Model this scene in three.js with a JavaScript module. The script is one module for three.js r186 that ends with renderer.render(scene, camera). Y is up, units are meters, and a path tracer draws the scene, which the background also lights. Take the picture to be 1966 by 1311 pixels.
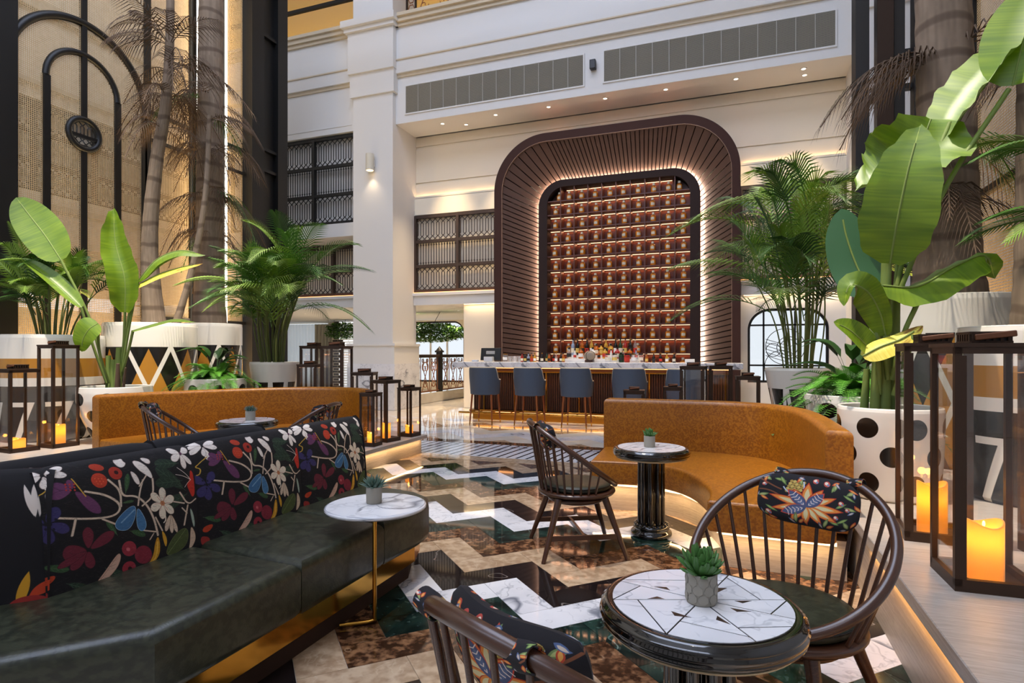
import * as THREE from 'three';
import { RoundedBoxGeometry } from 'three/addons/geometries/RoundedBoxGeometry.js';
import { mergeGeometries, toCreasedNormals } from 'three/addons/utils/BufferGeometryUtils.js';
import { RectAreaLightUniformsLib } from 'three/addons/lights/RectAreaLightUniformsLib.js';

// ------------------------------------------------------------------ camera, sky, large lights, exposure
const scene = new THREE.Scene();
const camera = new THREE.PerspectiveCamera(2 * Math.atan(655.5 / 1140) * 180 / Math.PI, 1966 / 1311, 0.05, 200);
camera.position.set(0, 1.38, 0);
camera.rotation.set(0, 20.225 * Math.PI / 180, 0);
camera.setViewOffset(1966, 1311, 0, -22.5, 1966, 1311);

const renderer = new THREE.WebGLRenderer({ antialias: true });
renderer.toneMapping = THREE.LinearToneMapping;
renderer.toneMappingExposure = 1.0;
renderer.shadowMap.enabled = true;
RectAreaLightUniformsLib.init();

scene.background = new THREE.Color(0.86, 0.93, 1.0);          // overcast daylight beyond the windows

function areaLight(name, color, intensity, w, h, pos, target) {
  const l = new THREE.RectAreaLight(color, intensity, w, h);
  l.name = name; l.position.set(...pos); l.lookAt(...target); scene.add(l); return l;
}
// daylight falling through the glazed roof of the atrium
const SKYLIGHT = { w: 8, d: 9, x: -3.4, y: 14.4, z: -3.4 };
areaLight('skylight_daylight', 0xd2e0ff, 4.5, SKYLIGHT.w, SKYLIGHT.d, [SKYLIGHT.x, SKYLIGHT.y - 0.06, SKYLIGHT.z], [SKYLIGHT.x, 0, SKYLIGHT.z - 0.001]);
// tall clerestory window high in the wall behind the camera, facing the bar facade
areaLight('clerestory_daylight', 0xd8e4ff, 3.4, 14, 4.2, [-5, 11.2, 5.9], [-5, 11.0, -6]);
// ------------------------------------------------------------------ helpers
const V = (x, y, z) => new THREE.Vector3(x, y, z);
function rng(seed) { let a = seed >>> 0; return () => { a = (a + 0x6D2B79F5) | 0; let t = Math.imul(a ^ (a >>> 15), 1 | a); t = (t + Math.imul(t ^ (t >>> 7), 61 | t)) ^ t; return ((t ^ (t >>> 14)) >>> 0) / 4294967296; }; }
const used = {};
function numbered(n) { const k = used[n] = (used[n] || 0) + 1; return k === 1 ? n : n + '_' + String(k - 1).padStart(3, '0'); }
function part(name, geo, mat, parent) {
  if (Array.isArray(geo)) geo = merge(geo);
  const m = new THREE.Mesh(geo, mat); m.name = name; m.castShadow = m.receiveShadow = true; if (parent) parent.add(m); return m;
}
function tag(o, label, category, group) { o.userData.label = label; o.userData.category = category; if (group) o.userData.group = group; return o; }
function thing(name, label, category, pos = [0, 0, 0], turn = 0, group) {
  const g = new THREE.Group(); g.name = numbered(name); g.position.set(...pos); g.rotation.y = turn; scene.add(g); return tag(g, label, category, group);
}
function copy(src, label, pos, turn = 0, group) {
  const base = src.name.replace(/_\d{3}$/, ''); const c = src.clone(); c.name = numbered(base); c.position.set(...pos); c.rotation.y = turn; scene.add(c);
  c.userData = { ...src.userData, label }; if (group) c.userData.group = group; return c;
}
function single(name, geo, mat, label, category, group) { const m = part(numbered(name), geo, mat, scene); return tag(m, label, category, group); }
function struct(name, geo, mat) { const m = part(numbered(name), geo, mat, scene); m.userData.kind = 'structure'; return m; }
function stuff(m) { m.userData.kind = 'stuff'; return m; }
function merge(list) {
  list = list.filter(Boolean).map(g => { const q = g.index ? g.toNonIndexed() : g; for (const k of Object.keys(q.attributes)) if (!['position', 'normal', 'uv'].includes(k)) q.deleteAttribute(k); if (!q.attributes.uv) q.setAttribute('uv', new THREE.BufferAttribute(new Float32Array(q.attributes.position.count * 2), 2)); return q; });
  return list.length === 1 ? list[0] : mergeGeometries(list, false);
}
// box-projected texture coordinates, one unit per metre
function uvm(g, ox = 0, oy = 0, swap = false) {
  g = g.index ? g.toNonIndexed() : g; const p = g.attributes.position, n = g.attributes.normal, uv = new Float32Array(p.count * 2);
  for (let i = 0; i < p.count; i += 3) {
    let nx = 0, ny = 0, nz = 0; for (let k = 0; k < 3; k++) { nx += Math.abs(n.getX(i + k)); ny += Math.abs(n.getY(i + k)); nz += Math.abs(n.getZ(i + k)); }
    for (let k = 0; k < 3; k++) {
      const x = p.getX(i + k), y = p.getY(i + k), z = p.getZ(i + k); let u, v;
      if (ny >= nx && ny >= nz) { u = x; v = z; } else if (nx >= nz) { u = z; v = y; } else { u = x; v = y; }
      if (swap) [u, v] = [v, u];
      uv[(i + k) * 2] = u + ox; uv[(i + k) * 2 + 1] = v + oy;
    }
  }
  g.setAttribute('uv', new THREE.BufferAttribute(uv, 2)); return g;
}
const box = (w, h, d, x = 0, y = 0, z = 0) => uvm(new THREE.BoxGeometry(w, h, d).translate(x, y, z));
const span = (x0, x1, y0, y1, z0, z1) => box(Math.abs(x1 - x0), Math.abs(y1 - y0), Math.abs(z1 - z0), (x0 + x1) / 2, (y0 + y1) / 2, (z0 + z1) / 2);
const rbox = (w, h, d, r, x = 0, y = 0, z = 0, seg = 2) => uvm(new RoundedBoxGeometry(w, h, d, seg, Math.min(r, w / 2.01, h / 2.01, d / 2.01)).translate(x, y, z));
const cyl = (r0, r1, h, x = 0, y = 0, z = 0, seg = 20) => new THREE.CylinderGeometry(r1, r0, h, seg).translate(x, y + h / 2, z);
const lathe = (pts, seg = 40) => new THREE.LatheGeometry(pts.map(p => new THREE.Vector2(Math.max(p[0], 1e-4), p[1])), seg);
function tube(pts, r, seg = 24, rad = 8, closed = false) { return new THREE.TubeGeometry(new THREE.CatmullRomCurve3(pts.map(p => p.isVector3 ? p : V(...p)), closed, 'centripetal'), seg, r, rad, closed); }
// tapered round bar from a to b
function bar(a, b, r0, r1 = r0, seg = 8) {
  a = a.isVector3 ? a : V(...a); b = b.isVector3 ? b : V(...b); const d = b.clone().sub(a), L = d.length();
  const g = new THREE.CylinderGeometry(r1, r0, L, seg); g.translate(0, L / 2, 0); g.applyQuaternion(new THREE.Quaternion().setFromUnitVectors(V(0, 1, 0), d.normalize())); return g.translate(a.x, a.y, a.z);
}
// square bar from a to b in a plane
function beam(a, b, w, t) {
  a = V(...a); b = V(...b); const d = b.clone().sub(a), L = d.length(); const g = new THREE.BoxGeometry(w, L, t); g.applyQuaternion(new THREE.Quaternion().setFromUnitVectors(V(0, 1, 0), d.normalize()));
  return g.translate((a.x + b.x) / 2, (a.y + b.y) / 2, (a.z + b.z) / 2);
}
// plan polygon given as [x, depth] pairs, raised from y0 to y1
function plan(pts, y0, y1, bevel = 0, seg = 3, hole) {
  const s = new THREE.Shape(pts.map(p => new THREE.Vector2(p[0], p[1]))); if (hole) s.holes.push(new THREE.Path(hole.map(p => new THREE.Vector2(p[0], p[1]))));
  const g = new THREE.ExtrudeGeometry(s, bevel ? { depth: y1 - y0 - 2 * bevel, bevelEnabled: true, bevelThickness: bevel, bevelSize: bevel, bevelOffset: -bevel, bevelSegments: seg, curveSegments: 16 } : { depth: y1 - y0, bevelEnabled: false });
  if (bevel) g.translate(0, 0, bevel); g.rotateX(-Math.PI / 2).translate(0, y0, 0); return uvm(g);
}
// upright shape in the x-y plane, extruded from z0 to z1
function upright(shape, z0, z1, curve = 16) { const g = new THREE.ExtrudeGeometry(shape, { depth: Math.abs(z1 - z0), bevelEnabled: false, curveSegments: curve }); g.translate(0, 0, Math.min(z0, z1)); return uvm(g); }
function rrect(x0, x1, y0, y1, r, rb = 0, S = THREE.Shape) {   // rounded at the top by r, at the bottom by rb
  const s = new S(); s.moveTo(x0 + rb, y0); s.lineTo(x1 - rb, y0); if (rb) s.absarc(x1 - rb, y0 + rb, rb, -Math.PI / 2, 0); s.lineTo(x1, y1 - r); if (r) s.absarc(x1 - r, y1 - r, r, 0, Math.PI / 2); s.lineTo(x0 + r, y1); if (r) s.absarc(x0 + r, y1 - r, r, Math.PI / 2, Math.PI); s.lineTo(x0, y0 + rb); if (rb) s.absarc(x0 + rb, y0 + rb, rb, Math.PI, 1.5 * Math.PI); return s;
}
const creased = (g, a = 0.6) => toCreasedNormals(g, a);

// ------------------------------------------------------------------ noise and textures
const HN = (() => { const r = rng(77); const a = new Float32Array(65536); for (let i = 0; i < 65536; i++) a[i] = r(); return a; })();
const hsh = (x, y, s) => HN[((x * 73 + y * 9157 + s * 3331) ^ (x * 19 * y)) & 65535];
function vn(x, y, per, s = 0) {
  const xi = Math.floor(x), yi = Math.floor(y), fx = x - xi, fy = y - yi, m = v => ((v % per) + per) % per; const u = fx * fx * (3 - 2 * fx), v = fy * fy * (3 - 2 * fy);
  const a = hsh(m(xi), m(yi), s), b = hsh(m(xi + 1), m(yi), s), c = hsh(m(xi), m(yi + 1), s), d = hsh(m(xi + 1), m(yi + 1), s); return a + (b - a) * u + (c - a) * v + (a - b - c + d) * u * v;
}
function fbm(x, y, f, oct, s = 0) { let t = 0, a = 0.5, n = 0; for (let o = 0; o < oct; o++) { t += a * vn(x * f, y * f, f, s + o * 7); n += a; a *= 0.5; f *= 2; } return t / n; }
const mix = (a, b, t) => a + (b - a) * t, clamp = (v, a = 0, b = 1) => Math.min(b, Math.max(a, v)), sst = (a, b, v) => { const t = clamp((v - a) / (b - a)); return t * t * (3 - 2 * t); };
const mixc = (a, b, t) => [mix(a[0], b[0], t), mix(a[1], b[1], t), mix(a[2], b[2], t)];
function dtex(w, h, fn, size = 1, srgb = true) {
  const d = new Uint8Array(w * h * 4); for (let y = 0; y < h; y++) for (let x = 0; x < w; x++) { const c = fn(x / w, y / h); const i = (y * w + x) * 4; d[i] = clamp(c[0], 0, 255); d[i + 1] = clamp(c[1], 0, 255); d[i + 2] = clamp(c[2], 0, 255); d[i + 3] = 255; }
  const t = new THREE.DataTexture(d, w, h, THREE.RGBAFormat); t.wrapS = t.wrapT = THREE.RepeatWrapping; t.magFilter = THREE.LinearFilter; t.minFilter = THREE.LinearMipmapLinearFilter; t.generateMipmaps = true; if (srgb) t.colorSpace = THREE.SRGBColorSpace;
  const sz = Array.isArray(size) ? size : [size, size]; t.repeat.set(1 / sz[0], 1 / sz[1]); t.needsUpdate = true; return t;
}
function canvasTex(w, h, draw) { const c = document.createElement('canvas'); c.width = w; c.height = h; draw(c.getContext('2d'), w, h); const t = new THREE.CanvasTexture(c); t.colorSpace = THREE.SRGBColorSpace; t.wrapS = t.wrapT = THREE.RepeatWrapping; t.anisotropy = 8; return t; }
const ridge = (x, y, f, s, w) => { const q = fbm(x, y, f, 4, s), wx = fbm(x, y, f, 3, s + 40) * 0.35, n = fbm(x + wx, y + q * 0.3, f, 4, s + 80); return 1 - clamp(Math.abs(n - 0.5) / w); };

const T = {};
T.white = dtex(512, 512, (x, y) => { const b = fbm(x, y, 3, 4, 1), v1 = ridge(x, y, 2, 5, 0.022), v2 = ridge(x, y, 4, 15, 0.018), v = clamp(v1 * 0.8 * sst(0.38, 0.58, b) + v2 * 0.5 * sst(0.35, 0.7, b) + ridge(x, y, 8, 25, 0.03) * 0.25); return mixc([226, 226, 229], [104, 108, 118], v + 0.14 * sst(0.45, 0.75, b)); }, 1.1);
T.grey = dtex(512, 512, (x, y) => { const b = fbm(x, y, 3, 4, 31), v1 = ridge(x, y, 2, 35, 0.03), v2 = ridge(x, y, 5, 45, 0.03), v = clamp(v1 * 0.7 + v2 * 0.45 * b); return mixc([226, 227, 230], [110, 113, 122], v + 0.25 * sst(0.4, 0.8, b)); }, 0.8);
T.black = dtex(512, 512, (x, y) => { const b = fbm(x, y, 4, 4, 51), v = ridge(x, y, 2, 55, 0.006) * sst(0.42, 0.6, b); return mixc(mixc([20, 17, 18], [38, 31, 30], b), [170, 160, 150], v * 0.8); }, 1.1);
T.green = dtex(512, 512, (x, y) => { const b = fbm(x, y, 12, 4, 61), c = fbm(x, y, 3, 3, 66), v = ridge(x, y, 2, 65, 0.006) * sst(0.5, 0.65, c), sp = sst(0.7, 0.8, fbm(x, y, 48, 2, 69)); return mixc(mixc([17, 30, 27], [38, 62, 54], sst(0.3, 0.7, b)), [150, 170, 158], clamp(v * 0.7 + sp * 0.25)); }, 1.1);
T.brown = dtex(512, 512, (x, y) => { const b = fbm(x, y, 34, 4, 71), c = fbm(x, y, 7, 3, 76), v = ridge(x, y, 3, 75, 0.008) * sst(0.45, 0.6, c); return mixc(mixc([58, 36, 23], [146, 106, 74], sst(0.34, 0.72, b * 0.7 + c * 0.3)), [206, 178, 148], clamp(v * 0.75)); }, 0.9);
T.beige = dtex(512, 512, (x, y) => { const b = fbm(x, y, 24, 4, 91), c = fbm(x, y, 4, 3, 96), v = ridge(x, y, 6, 95, 0.02); return mixc(mixc([160, 132, 103], [198, 172, 141], sst(0.3, 0.7, b * 0.6 + c * 0.4)), [216, 198, 172], clamp(v * 0.35)); }, 0.9);
T.cream = dtex(256, 256, (x, y) => { const b = fbm(x, y, 6, 4, 101); return mixc([214, 202, 184], [232, 224, 210], b); }, 1.2);
T.lightwood = dtex(512, 512, (x, y) => { const w = fbm(x, y * 0.999, 2, 4, 111), k = Math.sin((y * 34 + w * 16) * Math.PI * 2 / 2) * 0.5 + 0.5, g = fbm(x, y, 64, 2, 115) * 0.5 + vn(x * 6, y * 150, 600, 118) * 0.5; return mixc([198, 189, 178], [160, 148, 136], k * 0.14 + (vn(x * 5, y * 90, 450, 112) * 0.5 + g * 0.6)); }, [1.6, 0.5]);
T.walnut = dtex(512, 256, (x, y) => { const w = fbm(x, y, 3, 4, 121), g = vn(x * 6, y * 110, 660, 128), k = Math.sin((y * 14 + w * 6) * Math.PI * 2) * 0.5 + 0.5; return mixc([46, 25, 15], [88, 51, 32], k * 0.35 + g * 0.5 + w * 0.15); }, [0.6, 0.2]);
T.tan = dtex(512, 512, (x, y) => { const a = fbm(x, y, 64, 3, 131), b = fbm(x, y, 12, 3, 135); return mixc([126, 72, 8], [170, 108, 22], clamp(sst(0.25, 0.75, a) * 0.7 + b * 0.3)); }, 0.7);
T.oliveleather = dtex(512, 512, (x, y) => { const a = fbm(x, y, 26, 3, 141), b = fbm(x, y, 6, 3, 145); return mixc([30, 33, 23], [58, 61, 45], clamp(sst(0.3, 0.7, a) * 0.6 + b * 0.4)); }, 0.6);
T.leafstripe = dtex(256, 256, (x, y) => { const s = vn(y * 90, x * 2, 90, 151), e = vn(y * 24, x * 2, 24, 155), d = Math.abs(x - 0.5) * 2, rib = 1 - sst(0.0, 0.045, d); return mixc(mixc([80, 114, 6], [126, 154, 20], s * 0.6 + e * 0.4), [196, 210, 110], rib * 0.8); });
T.leafyellow = dtex(256, 256, (x, y) => { const s = vn(y * 90, x * 2, 90, 161), d = Math.abs(x - 0.5) * 2, rib = 1 - sst(0.0, 0.04, d), br = sst(0.78, 0.97, y * 0.7 + fbm(x, y, 6, 3, 166) * 0.5); return mixc(mixc(mixc([206, 190, 60], [226, 212, 96], s), [232, 226, 150], rib), [122, 78, 36], br); });
T.bark = dtex(256, 512, (x, y) => { const a = fbm(x, y, 10, 4, 171), st = vn(x * 60, y * 6, 60, 175), ring = sst(0.9, 1, Math.abs(Math.sin(y * Math.PI * 5 + fbm(x, y, 4, 2, 177) * 0.8))); return mixc(mixc([108, 92, 76], [160, 140, 118], a * 0.6 + st * 0.4), [84, 68, 54], ring * 0.6); });
T.fabricbump = dtex(128, 128, (x, y) => { const a = (Math.sin(x * 64 * Math.PI * 2) * 0.5 + 0.5) * (Math.sin(y * 64 * Math.PI * 2) * 0.5 + 0.5); return [a * 255, a * 255, a * 255]; }, 0.12, false);
T.leatherbump = dtex(256, 256, (x, y) => { const a = fbm(x, y, 48, 3, 181); return [a * 255, a * 255, a * 255]; }, 0.25, false);
// woven cane: open squares between strands
T.caneAlpha = dtex(64, 64, (x, y) => { const a = Math.abs(x * 4 % 1 - 0.5), b = Math.abs(y * 4 % 1 - 0.5), o = a < 0.29 && b < 0.29; return o ? [0, 0, 0] : [255, 255, 255]; }, 0.11, false);
T.caneColor = dtex(128, 128, (x, y) => { const a = fbm(x, y, 16, 3, 191); return mixc([196, 164, 116], [224, 196, 150], a); }, 0.6);
T.brickRed = dtex(128, 128, (x, y) => { const a = fbm(x, y, 12, 3, 195); return mixc([158, 84, 52], [196, 118, 78], a); }, 0.4);

function std(o) { return new THREE.MeshStandardMaterial(o); }
function phys(o) { return new THREE.MeshPhysicalMaterial(o); }
const M = {
  plaster: std({ color: 0xdcdad6, roughness: 0.85 }), plasterWarm: std({ color: 0xeee2cb, roughness: 0.85 }), stoneTrim: std({ color: 0xcdbfa6, roughness: 0.8 }),
  floorWhite: std({ map: T.white, roughness: 0.05 }), floorBlack: std({ map: T.black, roughness: 0.04 }), floorGreen: std({ map: T.green, roughness: 0.04 }), floorBrown: std({ map: T.brown, roughness: 0.05 }), floorBeige: std({ map: T.beige, roughness: 0.05 }), floorCream: std({ map: T.cream, roughness: 0.06 }),
  lineBlack: std({ color: 0x16130f, roughness: 0.12 }), marble: std({ map: T.white, roughness: 0.12 }), counterMarble: std({ map: T.grey, roughness: 0.15 }),
  lightwood: std({ map: T.lightwood, roughness: 0.45 }), walnut: std({ map: T.walnut, roughness: 0.35 }), chairwood: phys({ map: T.walnut, roughness: 0.3, clearcoat: 0.4, clearcoatRoughness: 0.25 }),
  barFrame: std({ color: 0x3c1d11, roughness: 0.8 }), barPanel: std({ color: 0x513629, roughness: 0.5 }), barDark: std({ color: 0x27130c, roughness: 0.8 }), cellWood: std({ color: 0x5c3020, roughness: 0.45 }),
  brass: std({ color: 0xc4923e, metalness: 1, roughness: 0.16 }), brassSoft: std({ color: 0xa87a34, metalness: 1, roughness: 0.35 }),
  steel: std({ color: 0x080706, roughness: 0.5 }), steelBrown: std({ color: 0x2e2119, roughness: 0.42, metalness: 0.4 }), latBlack: std({ color: 0x151412, roughness: 0.5 }), latBrown: std({ color: 0x3a2a20, roughness: 0.5 }),
  lantern: std({ color: 0x3c291c, roughness: 0.45, metalness: 0.35 }), glass: phys({ color: 0xffffff, transmission: 1, roughness: 0.01, thickness: 0, ior: 1.45 }),
  tan: phys({ map: T.tan, roughness: 0.38, bumpMap: T.leatherbump, bumpScale: 0.0006 }), olive: phys({ map: T.oliveleather, roughness: 0.36, bumpMap: T.leatherbump, bumpScale: 0.0005 }),
  blackFabric: std({ color: 0x17161a, roughness: 0.95, bumpMap: T.fabricbump, bumpScale: 0.0006 }), lacquer: phys({ color: 0x080707, roughness: 0.12, clearcoat: 1, clearcoatRoughness: 0.04 }), beigePaint: std({ color: 0xcdbd9d, roughness: 0.5 }),
  planter: phys({ color: 0xe0dbd0, roughness: 0.3, clearcoat: 0.3, clearcoatRoughness: 0.2 }), soil: std({ color: 0x2a1f16, roughness: 1 }), concrete: std({ color: 0x9b968a, roughness: 0.85 }),
  stoolBlue: std({ color: 0x414c5c, roughness: 0.6 }), stoolCream: std({ color: 0xc9bda6, roughness: 0.6 }), stoolLeg: std({ color: 0x8a4a20, roughness: 0.4 }),
  black: std({ color: 0x0c0b0b, roughness: 0.4 }), white: std({ color: 0xe9e6e0, roughness: 0.5 }), ledWarm: std({ color: 0xffe9c8, emissive: 0xffd9a0, emissiveIntensity: 3.0, roughness: 0.6 }), ledWhite: std({ color: 0xffffff, emissive: 0xfff3e0, emissiveIntensity: 4.0, roughness: 0.6 }), ledNiche: std({ color: 0xfff0d8, emissive: 0xffd4a8, emissiveIntensity: 2.2, roughness: 0.6 }), ledAmber: std({ color: 0xffc890, emissive: 0xffb070, emissiveIntensity: 2.6, roughness: 0.6 }),
  cane: std({ map: T.caneColor, alphaMap: T.caneAlpha, transparent: true, side: THREE.DoubleSide, roughness: 0.75 }),
  palm: phys({ color: 0x44701c, roughness: 0.45, transmission: 0.25, thickness: 0, side: THREE.DoubleSide }), palmLight: phys({ color: 0x7a9c2c, roughness: 0.5, transmission: 0.3, thickness: 0, side: THREE.DoubleSide }), palmDark: phys({ color: 0x284a1a, roughness: 0.45, side: THREE.DoubleSide }), deadFrond: std({ color: 0x5e4a38, roughness: 0.85, side: THREE.DoubleSide }),
  stemGreen: std({ color: 0x6c7f3a, roughness: 0.6 }), caneStem: std({ color: 0x565f28, roughness: 0.6 }), bark: std({ map: T.bark, roughness: 0.95, bumpMap: T.bark, bumpScale: 0.012 }),
  banana: phys({ map: T.leafstripe, roughness: 0.45, transmission: 0.3, thickness: 0, side: THREE.DoubleSide }), bananaYellow: phys({ map: T.leafyellow, roughness: 0.5, side: THREE.DoubleSide }), bananaDark: phys({ color: 0x2f5a34, roughness: 0.4, side: THREE.DoubleSide }),
  fern: phys({ color: 0x5a9a2c, roughness: 0.5, side: THREE.DoubleSide }), succulent: std({ color: 0x4c7a3a, roughness: 0.5 }), succulentGrey: std({ color: 0x566f62, roughness: 0.55 }),
  candle: phys({ color: 0xe8b860, emissive: 0xffb010, emissiveIntensity: 0.22, roughness: 1, transmission: 0.5, thickness: 0, side: THREE.DoubleSide }), flame: std({ color: 0xffe0a0, emissive: 0xffd060, emissiveIntensity: 6 }),
  iron: std({ color: 0x8a5836, roughness: 0.45, metalness: 0.3 }), leatherHandle: std({ color: 0x6a3d1e, roughness: 0.55 }),
};
// ------------------------------------------------------------------ floor with zigzag marble inlay
const floor = struct('floor', span(-20, 9.2, -0.25, -0.006, -20.2, 6.2), M.floorCream);
function clipPoly(poly, nx, ny, c) {            // keep nx*x+ny*y <= c
  const out = []; for (let i = 0; i < poly.length; i++) { const a = poly[i], b = poly[(i + 1) % poly.length], da = nx * a[0] + ny * a[1] - c, db = nx * b[0] + ny * b[1] - c; if (da <= 0) out.push(a); if ((da < 0 && db > 0) || (da > 0 && db < 0)) { const t = da / (da - db); out.push([a[0] + (b[0] - a[0]) * t, a[1] + (b[1] - a[1]) * t]); } } return out;
}
function slab(poly, y0, y1) { return new THREE.ExtrudeGeometry(new THREE.Shape(poly.map(p => new THREE.Vector2(...p))), { depth: y1 - y0, bevelEnabled: false }).rotateX(-Math.PI / 2).translate(0, y0, 0); }
const R0 = rng(5);
const polyArea = p => { let a = 0; for (let i = 0; i < p.length; i++) { const q = p[(i + 1) % p.length]; a += p[i][0] * q[1] - q[0] * p[i][1]; } return Math.abs(a) / 2; };
function zigzag({ x0, x1, d0, d1, vx, vd, half, step, mats, first, skip }) {
  const L = half * Math.SQRT2, w = step / Math.SQRT2, g = 0.0012, S = Math.SQRT1_2;
  const nB = Math.ceil((d1 - d0) / step) + 12, nS = Math.ceil((x1 - x0) / (2 * half)) + 12;
  const bStart = Math.floor((d0 - vd) / step) - 4, sStart = Math.floor((x0 - vx) / (2 * half)) - 5;
  for (let b = bStart; b < bStart + nB; b++) for (let s = sStart; s < sStart + nS; s++) {
    const ox = vx + s * 2 * half, od = vd + b * step, mat = mats[(((b + first) % mats.length) + mats.length) % mats.length];
    const rects = [[0, L, -w, 0], [L, L + w, -w, L - w]];
    for (const [a0, a1, b0, b1] of rects) {
      let p = [[a0 + g, b0 + g], [a1 - g, b0 + g], [a1 - g, b1 - g], [a0 + g, b1 - g]].map(([a, bb]) => [ox + (a + bb) * S, od + (a - bb) * S]);
      p = clipPoly(p, 1, 0, x1); p = clipPoly(p, -1, 0, -x0); p = clipPoly(p, 0, 1, d1); p = clipPoly(p, 0, -1, -d0);
      if (p.length < 3 || polyArea(p) < 0.0008) continue;
      const mx = p.reduce((q, r) => q + r[0], 0) / p.length, md = p.reduce((q, r) => q + r[1], 0) / p.length; if (skip && skip(mx, md)) continue;
      const gm = uvm(slab(p, -0.006, 0), R0() * 3, R0() * 3, R0() > 0.5); part('tile', gm, mat, floor);
    }
  }
}
// band order going away from the camera: white, black, beige, brown, green
zigzag({ x0: -4.06, x1: 0.712, d0: 1.7, d1: 7.0, vx: -1.572, vd: 2.798, half: 0.3355, step: 0.3035, mats: [M.floorWhite, M.floorBlack, M.floorBeige, M.floorBrown, M.floorGreen], first: 0,
  skip: (x, d) => (x < -1.95 && d < 3.1) || (x > -0.1 && d > 4.4 && x + d * 0.0 > -0.1) || (d > 5.6 && x > -1.0) || (x < -3.4 && d < 5.0) || (x < -2.9 && d < 4.2) });
zigzag({ x0: -7.6, x1: 1.6, d0: 8.62, d1: 11.35, vx: -4.0, vd: 8.2, half: 0.62, step: 0.52, mats: [M.floorCream, M.floorWhite, M.floorCream, M.floorBeige], first: 0 });
part('border_strip', slab([[-7.6, 7.02], [2.2, 7.02], [2.2, 7.3], [-7.6, 7.3]], -0.006, 0), M.floorBeige, floor);
part('border_strip', uvm(slab([[-7.6, 8.36], [2.2, 8.36], [2.2, 8.6], [-7.6, 8.6]], -0.006, 0)), M.floorBrown, floor);
part('stone_band', uvm(slab([[-7.6, 7.32], [2.2, 7.32], [2.2, 8.34], [-7.6, 8.34]], -0.006, -0.0005)), M.marble, floor);
for (let i = 0; i < 44; i++) { const x = -5.4 + i * 0.137; part('dark_inlay', slab([[x, 7.33], [x + 0.034, 7.33], [x + 0.142, 8.33], [x + 0.108, 8.33]], -0.0055, 0), M.lineBlack, floor); }

// ------------------------------------------------------------------ hall shell
struct('wall_right', span(9, 9.3, 0, 14.6, -12.6, 6), M.plaster);
struct('wall_rear', span(-13.3, 9.3, 0, 14.6, 6, 6.3), M.plaster);
{
  const s = new THREE.Shape([[-13.3, -20.5], [9.3, -20.5], [9.3, 6.3], [-13.3, 6.3]].map(p => new THREE.Vector2(p[0], -p[1])));
  const k = SKYLIGHT, hx = k.w / 2, hz = k.d / 2; s.holes.push(new THREE.Path([[k.x - hx, -(k.z - hz)], [k.x + hx, -(k.z - hz)], [k.x + hx, -(k.z + hz)], [k.x - hx, -(k.z + hz)]].map(p => new THREE.Vector2(...p))));
  struct('ceiling', uvm(new THREE.ExtrudeGeometry(s, { depth: 0.3, bevelEnabled: false }).rotateX(-Math.PI / 2).translate(0, 14.4, 0)), M.plaster);
  struct('window_1', span(k.x - hx, k.x + hx, 14.42, 14.5, k.z - hz, k.z + hz), std({ color: 0xeef2ff, emissive: 0xdfe8ff, emissiveIntensity: 1.2, roughness: 0.5 }));
}
{ const w = struct('window_5', [span(-12.1, 2.1, 9.0, 9.1, 5.9, 6), span(-12.1, 2.1, 13.3, 13.4, 5.9, 6)], M.steel); part('pane', span(-12, 2, 9.1, 13.3, 5.95, 5.99), std({ color: 0xeef2ff, emissive: 0xdfe8ff, emissiveIntensity: 1.0, roughness: 0.5 }), w); for (let i = 0; i <= 7; i++) part('mullion', span(-12.05 + i * 2, -11.95 + i * 2, 9.1, 13.3, 5.92, 5.98), M.steel, w); }
// lattice: square bars with a row of linked hexagons, joined per panel
function latticePanel(w, h, s, hexTop, hexBottom, dots) {      // in x-y, from 0,0
  const g = [], n = Math.round(w / s), st = w / n, t = 0.016, q = st / 2 - t * 0.35, hb = st * 1.75;
  for (let i = 0; i < n; i++) {
    const x = (i + 0.5) * st, sg = i % 2 ? 1 : -1, P = [];
    const band = (y, dir) => { P.push([x, y], [x + sg * q, y + dir * hb * 0.3], [x + sg * q, y + dir * hb * 0.45], [x, y + dir * hb * 0.75]); };
    P.push([x, 0]);
    if (hexBottom) { P.push([x - sg * q, hb * 0.25], [x, hb * 0.5], [x + sg * q, hb * 0.75], [x, hb]); }
    if (hexTop) { P.push([x, h - hb], [x + sg * q, h - hb * 0.75], [x, h - hb * 0.5], [x - sg * q, h - hb * 0.25]); }
    P.push([x, h]);
    for (let k = 0; k + 1 < P.length; k++) if (Math.hypot(P[k + 1][0] - P[k][0], P[k + 1][1] - P[k][1]) > 1e-3) g.push(beam([P[k][0], P[k][1], 0], [P[k + 1][0], P[k + 1][1], 0], t, t));
    if (dots) { g.push(new THREE.BoxGeometry(t * 1.9, t * 1.9, t * 1.6).translate(x, h * 0.09, 0), new THREE.BoxGeometry(t * 1.9, t * 1.9, t * 1.6).translate(x, h * 0.91, 0)); }
  }
  return merge(g);
}
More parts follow.
